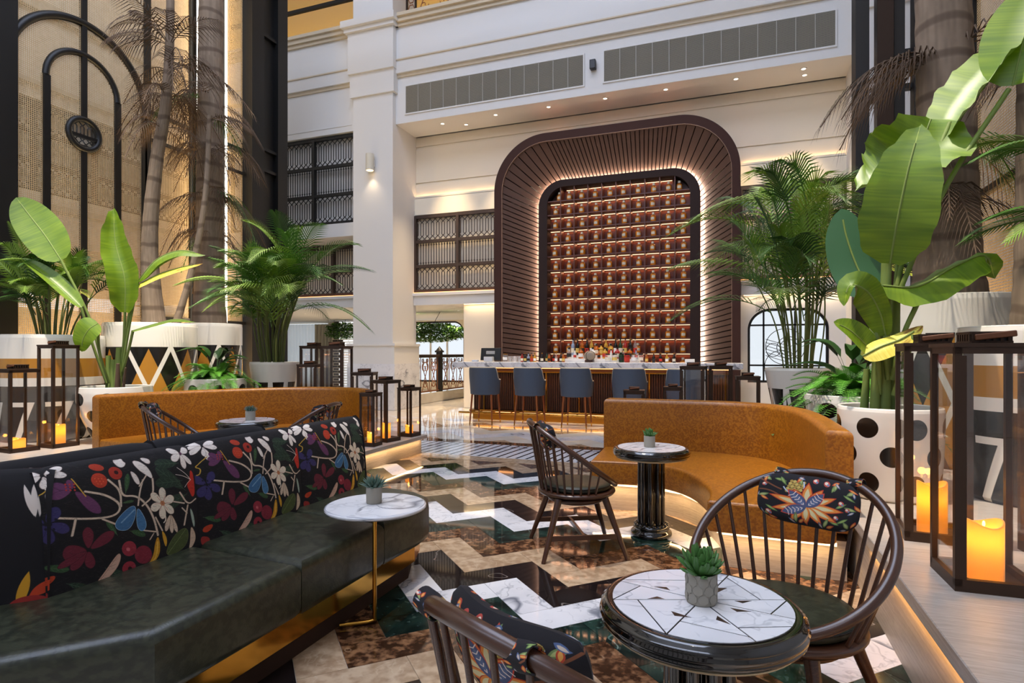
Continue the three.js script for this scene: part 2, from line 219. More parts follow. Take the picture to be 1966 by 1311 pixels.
function latticeScreen(name, label, x0, x1, y0, y1, z, mat, cell, turn = 0, pos) {
  const t = thing(name, label, 'lattice', pos || [x0, y0, z], turn); const w = x1 - x0, h = y1 - y0, n = Math.max(1, Math.round(w / cell)), cw = w / n, fr = 0.075, hr = (h - fr * 4) / 3;
  for (let i = 0; i <= n; i++) part('post', box(fr, h, 0.09, i * cw, h / 2, 0), mat, t);
  for (let r = 0; r < 4; r++) part('rail', box(w, fr, 0.08, w / 2, fr / 2 + r * (hr + fr), 0), mat, t);
  for (let i = 0; i < n; i++) for (let r = 0; r < 3; r++) { const g = latticePanel(cw - fr, hr, 0.078, r !== 1, r !== 1, r === 1).translate(i * cw + fr / 2, fr + r * (hr + fr), 0); stuff(part('lattice_bars', g, mat, t)); }
  return t;
}
const ZF = -12.7, ZW = -13.7;
// facade over the bar: entablature, frieze, cornice
{
  const f = struct('wall_front', [span(-13, 8.9, 7.0, 8.2, ZF - 0.95, ZF), span(-13, 8.9, 8.2, 9.3, ZF - 0.95, ZF + 0.1)], M.plaster);
  part('moulding', [span(-13, 8.9, 8.5, 8.53, ZF, ZF + 0.13), span(-13, 8.9, 8.12, 8.2, ZF, ZF + 0.04)], M.stoneTrim, f);
  part('cornice', [span(-13, 8.9, 9.3, 9.38, ZF, ZF + 0.16), span(-13, 8.9, 9.38, 9.48, ZF, ZF + 0.22), span(-13, 8.9, 9.48, 9.56, ZF - 0.2, ZF + 0.28)], M.stoneTrim, f);
  part('lattice_lintel', [span(-13, -8.8, 4.36, 4.7, ZF - 0.9, ZF - 0.02), span(-13, -8.8, 4.7, 7.0, ZF - 0.9, ZF - 0.28)], M.plaster, f);
  part('panel_moulding', [span(-12.9, -9.0, 7.15, 7.17, ZF, ZF + 0.015)], M.plaster, f);
  const c = struct('wall_front', [span(-8.86, -7.72, 1.62, 12.6, ZF - 1.0, ZF + 0.14)], M.plaster);
  part('column_cap', [span(-8.92, -7.66, 7.74, 8.3, ZF - 0.5, ZF + 0.2), span(-8.94, -7.64, 8.3, 9.3, ZF - 0.5, ZF + 0.26), span(-9.0, -7.58, 9.3, 9.4, ZF - 0.5, ZF + 0.34), span(-9.05, -7.53, 9.4, 9.56, ZF - 0.5, ZF + 0.42)], M.plaster, c);
  part('column_pedestal', [span(-8.95, -7.63, 1.12, 1.6, ZF - 1.0, ZF + 0.22), span(-8.98, -7.6, 1.56, 1.62, ZF - 1.0, ZF + 0.25)], M.plaster, c);
  part('marble_plinth', span(-8.97, -7.61, 0, 1.12, ZF - 1.0, ZF + 0.24), M.marble, c);
  const cr = struct('wall_front', [span(2.2, 3.4, 0, 12.6, ZF - 1.0, ZF + 0.14)], M.plaster);
  part('column_cap', [span(2.14, 3.46, 7.74, 8.3, ZF - 0.5, ZF + 0.2)], M.plaster, cr);
  struct('wall_front', span(3.4, 8.9, 0, 7.0, ZF - 0.95, ZF), M.plaster);
}
// recessed wall behind the bar, set out in panels with open joints
{
  const w = struct('wall_back', [span(-13, 2.3, 2.95, 7.0, ZW - 0.3, ZW - 0.03)], M.plasterWarm);
  part('wall_panel', span(-7.72, 2.2, 6.76, 7.0, ZW - 0.03, ZW), M.plasterWarm, w);
  part('wall_panel', span(-7.72, 2.2, 5.82, 6.72, ZW - 0.03, ZW), M.plasterWarm, w);
  part('wall_panel', span(-7.72, 2.2, 5.42, 5.78, ZW - 0.03, ZW), M.plasterWarm, w);
  part('wall_panel', span(-7.72, 2.2, 4.96, 5.4, ZW - 0.03, ZW + 0.07), M.plasterWarm, w);
  for (const [a, b] of [[-13, -5.24], [0.21, 2.2]]) part('bulkhead', [span(a, b, 2.62, 2.92, ZW - 0.3, ZW + 0.12), span(a, b, 2.86, 2.93, ZW, ZW + 0.18)], M.plaster, w); part('bulkhead', span(-5.24, 0.21, 2.62, 2.95, ZW - 0.3, ZW - 0.03), M.plaster, w);
  // lower wall pieces
  struct('wall_back', span(-6.35, -5.2, 0, 2.62, ZW - 0.25, ZW), M.plasterWarm);
  const s = new THREE.Shape([[0.05, 0], [2.3, 0], [2.3, 2.62], [0.05, 2.62]].map(p => new THREE.Vector2(...p))); s.holes.push(rrect(0.34, 1.9, 0.75, 2.33, 0.45, 0, THREE.Path));
  struct('wall_back', upright(s, ZW - 0.25, ZW), M.plaster);
  const win = struct('window_2', [upright((() => { const q = rrect(0.34, 1.9, 0.75, 2.33, 0.45); q.holes.push(rrect(0.39, 1.85, 0.8, 2.28, 0.4, 0, THREE.Path)); return q; })(), ZW - 0.14, ZW - 0.08)], M.black);
  for (const x of [0.66, 1.27, 1.6]) part('mullion', span(x - 0.018, x + 0.018, 0.8, 2.27, ZW - 0.13, ZW - 0.09), M.black, win);
  for (const y of [1.12, 1.98]) part('glazing_bar', span(0.38, 1.86, y - 0.018, y + 0.018, ZW - 0.13, ZW - 0.09), M.black, win);
  const rings = []; for (const [x, y, r] of [[1.15, 1.5, 0.23], [1.15, 1.5, 0.17], [1.08, 1.52, 0.38], [1.02, 1.1, 0.34], [0.85, 1.45, 0.14]]) rings.push(new THREE.TorusGeometry(r, 0.007, 6, 40).translate(x, y, ZW - 0.1));
  for (let i = 0; i < 6; i++) rings.push(bar([0.7, 1.68 - i * 0.07, ZW - 0.1], [1.2, 1.52 - i * 0.07, ZW - 0.1], 0.006));
  part('ornament', rings, M.black, win);
  part('pane', span(0.38, 1.86, 0.79, 2.29, ZW - 0.112, ZW - 0.108), M.glass, win);
}
// deep room behind: ceiling, windows, brick pier
{
  struct('ceiling', span(-19.5, 0.3, 2.62, 2.9, -20.2, ZW - 0.3), M.plaster);
  struct('ceiling', span(-19.5, 8.9, 2.95, 9.4, -20.4, ZW - 0.35), M.plaster);
  struct('wall_left', span(-19.6, -19.3, 0, 2.7, -20, -9), M.plaster);
  const s = new THREE.Shape([[-19.5, 0], [0.3, 0], [0.3, 2.7], [-19.5, 2.7]].map(p => new THREE.Vector2(...p)));
  s.holes.push(rrect(-17.5, -15.3, 0.3, 2.6, 0.0, 0, THREE.Path)); s.holes.push(rrect(-12.2, -9.25, 0.3, 2.58, 0.45, 0, THREE.Path));
  struct('wall_back', upright(s, -20.25, -20), M.plasterWarm);
  const w3 = struct('window_3', [span(-17.5, -17.42, 0.3, 2.6, -20.15, -20.08), span(-15.38, -15.3, 0.3, 2.6, -20.15, -20.08), span(-17.5, -15.3, 1.7, 1.75, -20.15, -20.08)], M.white); part('pane', span(-17.45, -15.35, 0.3, 2.6, -20.13, -20.12), M.glass, w3);
  const w4 = struct('window_4', [upright((() => { const q = rrect(-12.2, -9.25, 0.3, 2.58, 0.45); q.holes.push(rrect(-12.14, -9.31, 0.36, 2.52, 0.4, 0, THREE.Path)); return q; })(), -20.15, -20.05)], M.steelBrown);
  for (const x of [-11.4, -10.7, -10.0]) part('mullion', span(x - 0.03, x + 0.03, 0.34, 2.54, -20.14, -20.08), M.white, w4);
  part('pane', span(-12.15, -9.3, 0.33, 2.55, -20.12, -20.11), M.glass, w4);
  struct('wall_right', span(0.02, 0.3, 0, 2.95, -20.2, ZW - 0.26), M.plaster);
  // facade along the left side of the hall
  const l = struct('wall_left', [span(-13.4, -13, 6.45, 14.4, -12.7, 6), span(-13.4, -13, 3.6, 4.6, -12.7, 6), span(-13.6, -13.3, 4.6, 6.45, -12.7, 6)], M.plasterWarm);
  part('belt_course', [span(-13, -12.9, 6.7, 6.8, -12.6, 6), span(-13, -12.86, 8.2, 8.4, -12.6, 6), span(-13, -12.93, 4.3, 4.4, -12.6, 6)], M.stoneTrim, l);
  part('lower_wall', [span(-13.4, -13.1, 0, 3.6, -6.0, 6), span(-13.4, -13.1, 2.6, 3.6, -12.7, -6.0)], M.plasterWarm, l);
}
// upper gallery
{
  struct('floor', span(-24, 8.9, 9.2, 9.4, -19.6, ZF - 0.9), M.plaster);
  struct('ceiling', span(-24, 8.9, 12.6, 12.9, -19.6, ZF + 0.1), M.plasterWarm); struct('wall_left', span(-24.2, -24, 9.2, 12.9, -19.6, ZF), M.plasterWarm); struct('wall_front', span(-24, -13.2, 9.2, 12.9, ZF - 0.1, ZF), M.plaster);
  struct('wall_back', span(-24, 8.9, 9.4, 12.6, -19.6, -19.3), M.plasterWarm);
  struct('wall_front', span(-13.3, 8.9, 12.9, 14.4, -13, -12.7), M.plaster);
  const hr = thing('gallery_handrail', 'dark handrail with glass below along the upper gallery left of the column', 'railing', [-10.95, 9.56, ZF - 0.1]);
  part('rail', box(4.1, 0.09, 0.08, 0, 0.86, 0), M.steel, hr); part('glass_panel', box(4.1, 0.82, 0.012, 0, 0.41, 0), M.glass, hr);
  // wrought-iron balustrade right of the column
  const b = thing('gallery_balustrade', 'wrought iron scroll balustrade on the gallery edge above the bar', 'railing', [-7.5, 9.56, ZF - 0.06]);
  const W = 7.5; part('top_rail', box(W, 0.07, 0.07, W / 2, 1.02, 0), M.steelBrown, b); part('bottom_rail', box(W, 0.04, 0.05, W / 2, 0.04, 0), M.steelBrown, b);
  for (let i = 0; i <= 3; i++) { const x = i * 2.5; for (const o of [0.06, 0.3]) part('post', box(0.045, 1.0, 0.045, Math.min(W, x + o), 0.5, 0), M.steelBrown, b);
    const lk = []; for (const y of [0.2, 0.5, 0.8]) lk.push(new THREE.TorusGeometry(0.09, 0.012, 6, 6).scale(1, 1.55, 1).translate(x + 0.18, y, 0)); part('chain_ornament', lk, M.iron, b); }
  for (let i = 0; i < 3; i++) { const g = []; for (let k = 0; k < 4; k++) g.push(...scroll(i * 2.5 + 0.55 + k * 0.52, 0.06, 0.9, k % 2 ? -1 : 1)); part('scrollwork', g, M.iron, b); }
  areaLight('gallery_cove_light', 0xffc850, 7, 26, 0.3, [-8, 9.62, -18.6], [-8, 13, -17.4]);
  single('gallery_cove_lamp', span(-21, 5, 9.42, 9.6, -19.2, -18.95), std({ color: 0xffe2a0, emissive: 0xffc850, emissiveIntensity: 2 }), 'long warm cove lamp on the floor at the back of the gallery', 'lamp');
  for (const [x, z] of [[-11.6, -14.6], [-10.6, -16.6]]) { const d = thing('gallery_downlight', x < -11 ? 'bright round downlight in the gallery ceiling nearest the left edge column' : 'round downlight deeper in the gallery ceiling', 'downlight', [x, 12.56, z]); part('trim_ring', new THREE.TorusGeometry(0.09, 0.02, 8, 20).rotateX(Math.PI / 2), M.white, d); part('lens', new THREE.CylinderGeometry(0.085, 0.085, 0.02, 20), M.ledWhite, d); }
}
function scroll(x, y0, h, dir) {       // one s-scroll with a side curl, as thin tubes
  const out = [], P = []; for (let i = 0; i <= 22; i++) { const a = i / 22 * Math.PI * 2.6, r = 0.2 * h * (1 - i / 26); P.push([x + dir * (r * Math.cos(a) - 0.06), y0 + h * 0.72 + r * Math.sin(a), 0]); }
  out.push(tube(P, 0.011, 40, 5)); const Q = []; for (let i = 0; i <= 18; i++) { const a = i / 18 * Math.PI * 2.2 + Math.PI, r = 0.14 * h * (1 - i / 22); Q.push([x - dir * (r * Math.cos(a) + 0.02), y0 + h * 0.22 + r * Math.sin(a), 0]); }
  out.push(tube(Q, 0.011, 32, 5)); out.push(tube([[x - dir * 0.2 * h, y0, 0], [x - dir * 0.05, y0 + h * 0.35, 0], [x + dir * 0.12 * h, y0 + h * 0.7, 0], [x + dir * 0.1, y0 + h, 0]], 0.012, 20, 5)); return out;
}
// lattice screens
latticeScreen('black_lattice', 'black metal lattice screen in the white wall left of the column', -13, -8.88, 4.7, 6.98, ZF - 0.12, M.latBlack, 1.2);
latticeScreen('brown_lattice', 'brown lattice screen partly behind palm fronds, left of the white column', -13, -8.9, 2.95, 4.94, ZW + 0.06, M.latBrown, 1.25);
latticeScreen('brown_lattice', 'brown lattice screen between the white column and the bar arch', -7.7, -5.27, 2.95, 4.94, ZW + 0.06, M.latBrown, 1.2);
latticeScreen('brown_lattice', 'brown lattice screen to the right of the bar arch behind the tall palm', 0.2, 2.2, 2.95, 4.94, ZW + 0.06, M.latBrown, 1.0);
latticeScreen('side_lattice', 'lattice screen of the side facade seen through the cane panel', -12.7, -3.0, 4.6, 6.45, 0, M.latBlack, 1.2, Math.PI / 2, [-13.1, 4.6, -3.0]);
// amber light line under the lattices
for (const [x0, x1] of [[-13, -8.9], [-7.7, -5.3], [0.2, 2.2]]) struct('trim_1', span(x0, x1, 2.925, 2.945, ZW + 0.1, ZW + 0.16), M.ledAmber);
for (const [x0, x1] of [[-7.68, -5.28], [0.24, 2.16]]) { struct('trim_2', span(x0, x1, 5.405, 5.417, ZW, ZW + 0.03), M.ledWarm); struct('trim_3', span(x0 - 0.03, x1 + 0.03, 5.39, 5.445, ZW + 0.05, ZW + 0.07), M.plasterWarm); areaLight('cove_light', 0xffd8a6, 13, x1 - x0, 0.04, [(x0 + x1) / 2, 5.43, ZW + 0.03], [(x0 + x1) / 2, 7, ZW + 2.2]); }
for (const [x0, x1] of [[-6.3, -5.28], [0.26, 2.16]]) { struct('trim_4', span(x0, x1, 2.605, 2.618, ZW + 0.08, ZW + 0.1), M.ledWarm); areaLight('wall_wash_light', 0xffe2ba, 18, x1 - x0, 0.04, [(x0 + x1) / 2, 2.6, ZW + 0.09], [(x0 + x1) / 2, 0, ZW - 0.1]); }
// ventilation grilles
function grille(x0, x1, label) {
  const t = thing('ventilation_grille', label, 'grille', [x0, 7.22, ZF + 0.012]); const w = x1 - x0, h = 0.66;
  part('frame', [box(w + 0.06, 0.03, 0.03, w / 2, -0.015, 0), box(w + 0.06, 0.03, 0.03, w / 2, h + 0.015, 0), box(0.03, h, 0.03, -0.015, h / 2, 0), box(0.03, h, 0.03, w + 0.015, h / 2, 0)], M.plaster, t);
  part('backing', box(w, h, 0.008, w / 2, h / 2, -0.006), std({ color: 0x5c594f, roughness: 0.9 }), t);
  const g = []; for (let i = 0; i < 33; i++) g.push(new THREE.BoxGeometry(w, 0.012, 0.006).rotateX(0.5).translate(w / 2, (i + 0.5) * 0.02, 0.004)); stuff(part('louvres', g, std({ color: 0x9c988c, roughness: 0.6 }), t));
  const n = Math.round(w / 0.34); for (let i = 1; i < n; i++) part('divider', box(0.012, h, 0.012, i * w / n, h / 2, 0.01), std({ color: 0xa8a49a, roughness: 0.6 }), t);
}
grille(-7.43, -3.02, 'long grey ventilation grille left of the small black speaker'); grille(-2.56, 1.86, 'long grey ventilation grille right of the small black speaker');
{ const s = thing('wall_speaker', 'small black speaker on the fascia between the two grilles', 'speaker', [-2.79, 7.5, ZF]); part('body', rbox(0.13, 0.2, 0.12, 0.015, 0, 0.1, 0.08), M.black, s); part('bracket', box(0.06, 0.06, 0.04, 0, 0.1, 0.01), M.white, s); }
{ const s = thing('wall_lamp', 'cream cylinder wall lamp on the white column', 'lamp', [-8.28, 5.85, ZF + 0.14]); part('cylinder', cyl(0.1, 0.1, 0.4, 0, 0, 0.14), std({ color: 0xd8d2c0, roughness: 0.6 }), s); part('backplate', box(0.1, 0.16, 0.06, 0, 0.2, 0.03), M.white, s); part('lens', cyl(0.085, 0.085, 0.006, 0, -0.007, 0.14), M.ledWarm, s);
  const l = new THREE.SpotLight(0xffe2b8, 1.2, 6, 0.8, 1, 2); l.position.set(-8.28, 5.82, ZF + 0.28); l.target.position.set(-8.28, 0, ZF + 0.22); l.castShadow = true; scene.add(l, l.target); }
// downlights in the bar soffit
{ const spots = [[-6.62, -13.05], [-6.1, -13.3], [-5.2, -13.0], [-3.9, -13.0], [-2.6, -13.0], [-1.3, -13.0], [0.1, -13.0], [1.35, -13.0], [1.4, -13.3]]; let a;
  const lab = ['nearest the column', 'second from the column, close to the back wall', 'third from the column', 'above the left shoulder of the arch', 'above the crown of the arch', 'right of the arch crown', 'above the right shoulder of the arch', 'right of the arch, in the front row', 'right of the arch, close to the back wall'];
  spots.forEach(([x, z], i) => { let d; const L = 'tiny recessed soffit downlight ' + lab[i]; if (!a) { a = d = thing('soffit_downlight', L, 'downlight', [x, 7, z], 0, 'soffit downlights'); part('trim_ring', new THREE.TorusGeometry(0.05, 0.012, 8, 18).rotateX(Math.PI / 2), M.white, d); part('lens', new THREE.CylinderGeometry(0.045, 0.045, 0.012, 18), M.ledWhite, d); } else d = copy(a, L, [x, 7, z]);
    const l = new THREE.SpotLight(0xffe0b4, z < -13.2 ? 2 : 85, 12, 0.5, 1, 2); l.position.set(x, 6.97, z); l.target.position.set(x, 0, z + 0.25); l.castShadow = true; scene.add(l, l.target); });
}
// ------------------------------------------------------------------ bar: arch, shelf wall, bottles, counter, stools
const AR = { ox0: -5.22, ox1: 0.19, oy: 6.4, or: 1.25, ix0: -5.03, ix1: 0.02, iy: 6.21, ir: 1.08, zo: -13.02, sx0: -4.235, sx1: -0.61, sy: 5.4, sr: 0.6, cx0: -4.03, cx1: -0.82, cy: 5.24, cr: 0.42, zs: -13.3 };
{
  const t = thing('bar_arch', 'tall dark wooden arch of radiating planks framing the bottle wall', 'arch', [0, 0, 0]);
  const fr = rrect(AR.ox0, AR.ox1, 0, AR.oy, AR.or); fr.holes.push(rrect(AR.ix0, AR.ix1, -0.01, AR.iy, AR.ir, 0, THREE.Path));
  // frame as an open arch (legs reach the floor)
  const s = new THREE.Shape(); s.moveTo(AR.ox0, 0); s.lineTo(AR.ox0, AR.oy - AR.or); s.absarc(AR.ox0 + AR.or, AR.oy - AR.or, AR.or, Math.PI, Math.PI / 2, true); s.lineTo(AR.ox1 - AR.or, AR.oy); s.absarc(AR.ox1 - AR.or, AR.oy - AR.or, AR.or, Math.PI / 2, 0, true); s.lineTo(AR.ox1, 0); s.lineTo(AR.ix1, 0); s.lineTo(AR.ix1, AR.iy - AR.ir); s.absarc(AR.ix1 - AR.ir, AR.iy - AR.ir, AR.ir, 0, Math.PI / 2, false); s.lineTo(AR.ix0 + AR.ir, AR.iy); s.absarc(AR.ix0 + AR.ir, AR.iy - AR.ir, AR.ir, Math.PI / 2, Math.PI, false); s.lineTo(AR.ix0, 0); s.closePath();
  part('outer_frame', upright(s, ZW, AR.zo + 0.06, 24), M.barFrame, t);
  M.bead = std({ color: 0x9a7a64, roughness: 0.4 }); { const b = []; b.push(V(AR.ix0, 0.05, AR.zo + 0.06)); for (let i = 0; i <= 12; i++) { const a = Math.PI - i / 12 * Math.PI / 2; b.push(V(AR.ix0 + AR.ir + AR.ir * Math.cos(a), AR.iy - AR.ir + AR.ir * Math.sin(a), AR.zo + 0.06)); } for (let i = 0; i <= 12; i++) { const a = Math.PI / 2 - i / 12 * Math.PI / 2; b.push(V(AR.ix1 - AR.ir + AR.ir * Math.cos(a), AR.iy - AR.ir + AR.ir * Math.sin(a), AR.zo + 0.06)); } b.push(V(AR.ix1, 0.05, AR.zo + 0.06)); part('edge_bead', merge(b.slice(0, -1).map((p, i) => bar(p, b[i + 1], 0.006, 0.006, 6))), M.bead, t); }
  // planks between outer and inner contour, following a shallow funnel
  const zi = AR.zs - 0.24, pl = [];
  const A = [AR.ix0, AR.ix1, AR.iy, AR.ir], B = [AR.sx0 + 0.06, AR.sx1 - 0.06, AR.sy - 0.06, AR.sr];
  const add = (p, q, P, Q) => pl.push([p, q, P, Q]);      // inner p..q, outer P..Q
  const n = 44, yA = A[2] - A[3], yB = B[2] - B[3];
  for (const side of [0, 1]) for (let i = 0; i < n; i++) { const a = i / n, b = (i + 1) / n; add([B[side], yB * a], [B[side], yB * b], [A[side], yA * a], [A[side], yA * b]); }
  const m = 29; for (let i = 0; i < m; i++) { const f = (k, Q) => mix(Q[0] + Q[3], Q[1] - Q[3], k / m); add([f(i, B), B[2]], [f(i + 1, B), B[2]], [f(i, A), A[2]], [f(i + 1, A), A[2]]); }
  const arcP = (Q, left, t0) => { const a = left ? Math.PI - t0 * Math.PI / 2 : t0 * Math.PI / 2; return [(left ? Q[0] + Q[3] : Q[1] - Q[3]) + Q[3] * Math.cos(a), Q[2] - Q[3] + Q[3] * Math.sin(a)]; };
  for (const left of [true, false]) for (let i = 0; i < 9; i++) add(arcP(B, left, i / 9), arcP(B, left, (i + 1) / 9), arcP(A, left, i / 9), arcP(A, left, (i + 1) / 9));
  for (const [p, q, P, Q] of pl) {
    const g = 0.011, sh = (a, b, d) => { const L = Math.hypot(b[0] - a[0], b[1] - a[1]); return [a[0] + (b[0] - a[0]) / L * d, a[1] + (b[1] - a[1]) / L * d]; };
    const c = [sh(p, q, g), sh(q, p, g), sh(Q, P, g), sh(P, Q, g)], zz = [zi, zi, AR.zo, AR.zo], v = [], idx = [[0, 1, 2], [0, 2, 3], [6, 5, 4], [7, 6, 4], [0, 4, 5], [0, 5, 1], [1, 5, 6], [1, 6, 2], [2, 6, 7], [2, 7, 3], [3, 7, 4], [3, 4, 0]];
    const P8 = c.map((k, i) => [k[0], k[1], zz[i]]).concat(c.map((k, i) => [k[0], k[1], zz[i] - 0.03])); for (const f of idx) for (const k of f) v.push(...P8[k]);
    const gm = new THREE.BufferGeometry(); gm.setAttribute('position', new THREE.Float32BufferAttribute(v, 3)); gm.computeVertexNormals(); part('plank', uvm(gm), M.barPanel, t);
  }
  // dark backing behind the planks
  const bk = new THREE.Shape(); bk.moveTo(AR.ix0, 0); bk.lineTo(AR.ix0, yA); bk.absarc(AR.ix0 + AR.ir, yA, AR.ir, Math.PI, Math.PI / 2, true); bk.lineTo(AR.ix1 - AR.ir, AR.iy); bk.absarc(AR.ix1 - AR.ir, yA, AR.ir, Math.PI / 2, 0, true); bk.lineTo(AR.ix1, 0); bk.closePath();
  part('backing', upright(bk, -13.69, -13.64, 20), M.barDark, t);
}
{
  const t = thing('bottle_shelf_wall', 'dark timber grid of lit square niches inside the bar arch', 'shelf', [0, 0, 0]);
  const s = rrect(AR.sx0, AR.sx1, 0.9, AR.sy, AR.sr); s.holes.push(rrect(AR.cx0, AR.cx1, 1.06, AR.cy, AR.cr, 0, THREE.Path));
  part('front_frame', upright(s, AR.zs - 0.06, AR.zs, 24), M.barDark, t);
  part('case', (() => { const q = rrect(AR.sx0 + 0.1, AR.sx1 - 0.1, 0.9, AR.sy - 0.1, 0.52); q.holes.push(rrect(AR.cx0, AR.cx1, 1.06, AR.cy, AR.cr, 0, THREE.Path)); return upright(q, -13.64, AR.zs - 0.06, 20); })(), M.barDark, t);
  const cw = (AR.cx1 - AR.cx0) / 10, ch = (AR.cy - 1.06) / 13, zb = -13.6;
  part('back_panel', span(AR.cx0, AR.cx1, 1.06, AR.cy, zb - 0.02, zb), M.cellWood, t);
  for (let i = 1; i < 10; i++) part('divider', span(AR.cx0 + i * cw - 0.011, AR.cx0 + i * cw + 0.011, 1.06, AR.cy - 0.005, zb, AR.zs - 0.03), M.cellWood, t);
  for (let r = 0; r <= 13; r++) { const y = 1.06 + r * ch; if (r < 13 && r > 0) part('shelf_board', span(AR.cx0 + (r === 13 ? 0.2 : 0), AR.cx1, y - 0.013, y + 0.013, zb, AR.zs - 0.035), M.cellWood, t); if (r > 0) { part('light_strip', span(AR.cx0 + (r === 13 ? 0.4 : 0.01), AR.cx1 - (r === 13 ? 0.4 : 0.01), y - 0.025 - (r === 13 ? 0.01 : 0), y - 0.014 - (r === 13 ? 0.01 : 0), zb, zb + 0.014), M.ledNiche, t);
      areaLight('niche_light', 0xffb080, 24, AR.cx1 - AR.cx0 - (r === 13 ? 0.8 : 0.04), 0.02, [(AR.cx0 + AR.cx1) / 2, y - 0.04, zb + 0.03], [(AR.cx0 + AR.cx1) / 2, y - 0.6, zb + 0.12]); } }
  // bottles
  const amber = phys({ color: 0xe88a24, roughness: 0.1, transmission: 0.2, thickness: 0, ior: 1.45 }), cap = std({ color: 0xe8dcc4, roughness: 0.4 }), label = std({ color: 0xd8ccb0, roughness: 0.7 }), foot = std({ color: 0x2c120a, roughness: 0.5 });
  const bodyG = lathe([[0, 0], [0.056, 0], [0.062, 0.006], [0.062, 0.115], [0.052, 0.138], [0.024, 0.148], [0.024, 0.168], [0, 0.168]], 16), capG = cyl(0.032, 0.028, 0.046, 0, 0.166, 0, 14), labG = new THREE.CylinderGeometry(0.0632, 0.0632, 0.058, 14, 1, true, -0.7, 1.4).translate(0, 0.072, 0), neckG = cyl(0.058, 0.04, 0.018, 0, 0.128, 0, 14);
  let first; const rr = rng(9);
  const ordC = ['first', 'second', 'third', 'fourth', 'fifth', 'sixth', 'seventh', 'eighth', 'ninth', 'tenth'], ordR = ['bottom', 'second from bottom', 'third from bottom', 'fourth from bottom', 'fifth from bottom', 'sixth from bottom', 'middle', 'sixth from top', 'fifth from top', 'fourth from top', 'third from top', 'second from top', 'top'];
  for (let r = 0; r < 13; r++) for (let c = 0; c < 10; c++) {
    const x = AR.cx0 + (c + 0.52) * cw + (rr() - 0.5) * 0.03 + (r === 12 && c === 0 ? 0.09 : r === 12 && c === 9 ? -0.09 : 0), y = 1.06 + r * ch + 0.014, L = `amber whisky bottle in the ${ordR[r]} row of niches, ${ordC[c]} from left`;
    if (!first) { first = thing('whisky_bottle', L, 'bottle', [x, y, -13.44], 0, 'bottles in the lit niches'); part('body', bodyG, amber, first); part('label', labG, label, first); part('shoulder_band', neckG, foot, first); part('cap', capG, cap, first); } else copy(first, L, [x, y, -13.44], (rr() - 0.5) * 0.7);
  }
}
// halo strip behind the front frame of the shelf
{
  const zl = AR.zs - 0.15, yS = AR.sy - AR.sr, pts = []; pts.push([AR.sx0 + 0.07, 1.0, zl]); for (let i = 0; i <= 10; i++) { const a = Math.PI - i / 10 * Math.PI / 2; pts.push([AR.sx0 + 0.07 + 0.55 + 0.55 * Math.cos(a), AR.sy - 0.07 - 0.55 + 0.55 * Math.sin(a), zl]); } for (let i = 0; i <= 10; i++) { const a = Math.PI / 2 - i / 10 * Math.PI / 2; pts.push([AR.sx1 - 0.07 - 0.55 + 0.55 * Math.cos(a), AR.sy - 0.07 - 0.55 + 0.55 * Math.sin(a), zl]); } pts.push([AR.sx1 - 0.07, 1.0, zl]);
  const g = []; for (let i = 0; i + 1 < pts.length; i++) g.push(beam(pts[i], pts[i + 1], 0.05, 0.03)); part('halo_light_strip', g, M.ledWhite, scene.getObjectByName('bottle_shelf_wall'));
  const hl = (w, h, p, q) => areaLight('halo_light', 0xfff0dc, 115, w, h, p, q), zc = zl + 0.005;
  hl(0.05, 3.9, [AR.sx0 + 0.035, 2.9, zc], [AR.sx0 - 0.5, 2.9, zc - 0.45]); hl(0.05, 3.9, [AR.sx1 - 0.035, 2.9, zc], [AR.sx1 + 0.5, 2.9, zc - 0.45]); hl(2.5, 0.05, [(AR.sx0 + AR.sx1) / 2, AR.sy - 0.035, zc], [(AR.sx0 + AR.sx1) / 2, AR.sy + 0.5, zc - 0.45]);
  for (const sg of [-1, 1]) for (let k = 0; k < 4; k++) { const a = (k + 0.5) / 4 * Math.PI / 2, cx = sg < 0 ? AR.sx0 + 0.6 : AR.sx1 - 0.6, cy = AR.sy - 0.6, ux = sg * Math.cos(a), uy = Math.sin(a), l = new THREE.RectAreaLight(0xfff0dc, 115, 0.22, 0.05), dir = V(ux * 0.5, uy * 0.5, -0.45).normalize(), xa = V(-uy * sg, ux * sg, 0).normalize(), za = dir.clone().negate(); xa.addScaledVector(za, -xa.dot(za)).normalize(); l.name = 'halo_light'; l.position.set(cx + ux * 0.565, cy + uy * 0.565, zc); l.quaternion.setFromRotationMatrix(new THREE.Matrix4().makeBasis(xa, za.clone().cross(xa), za)); scene.add(l); }
}
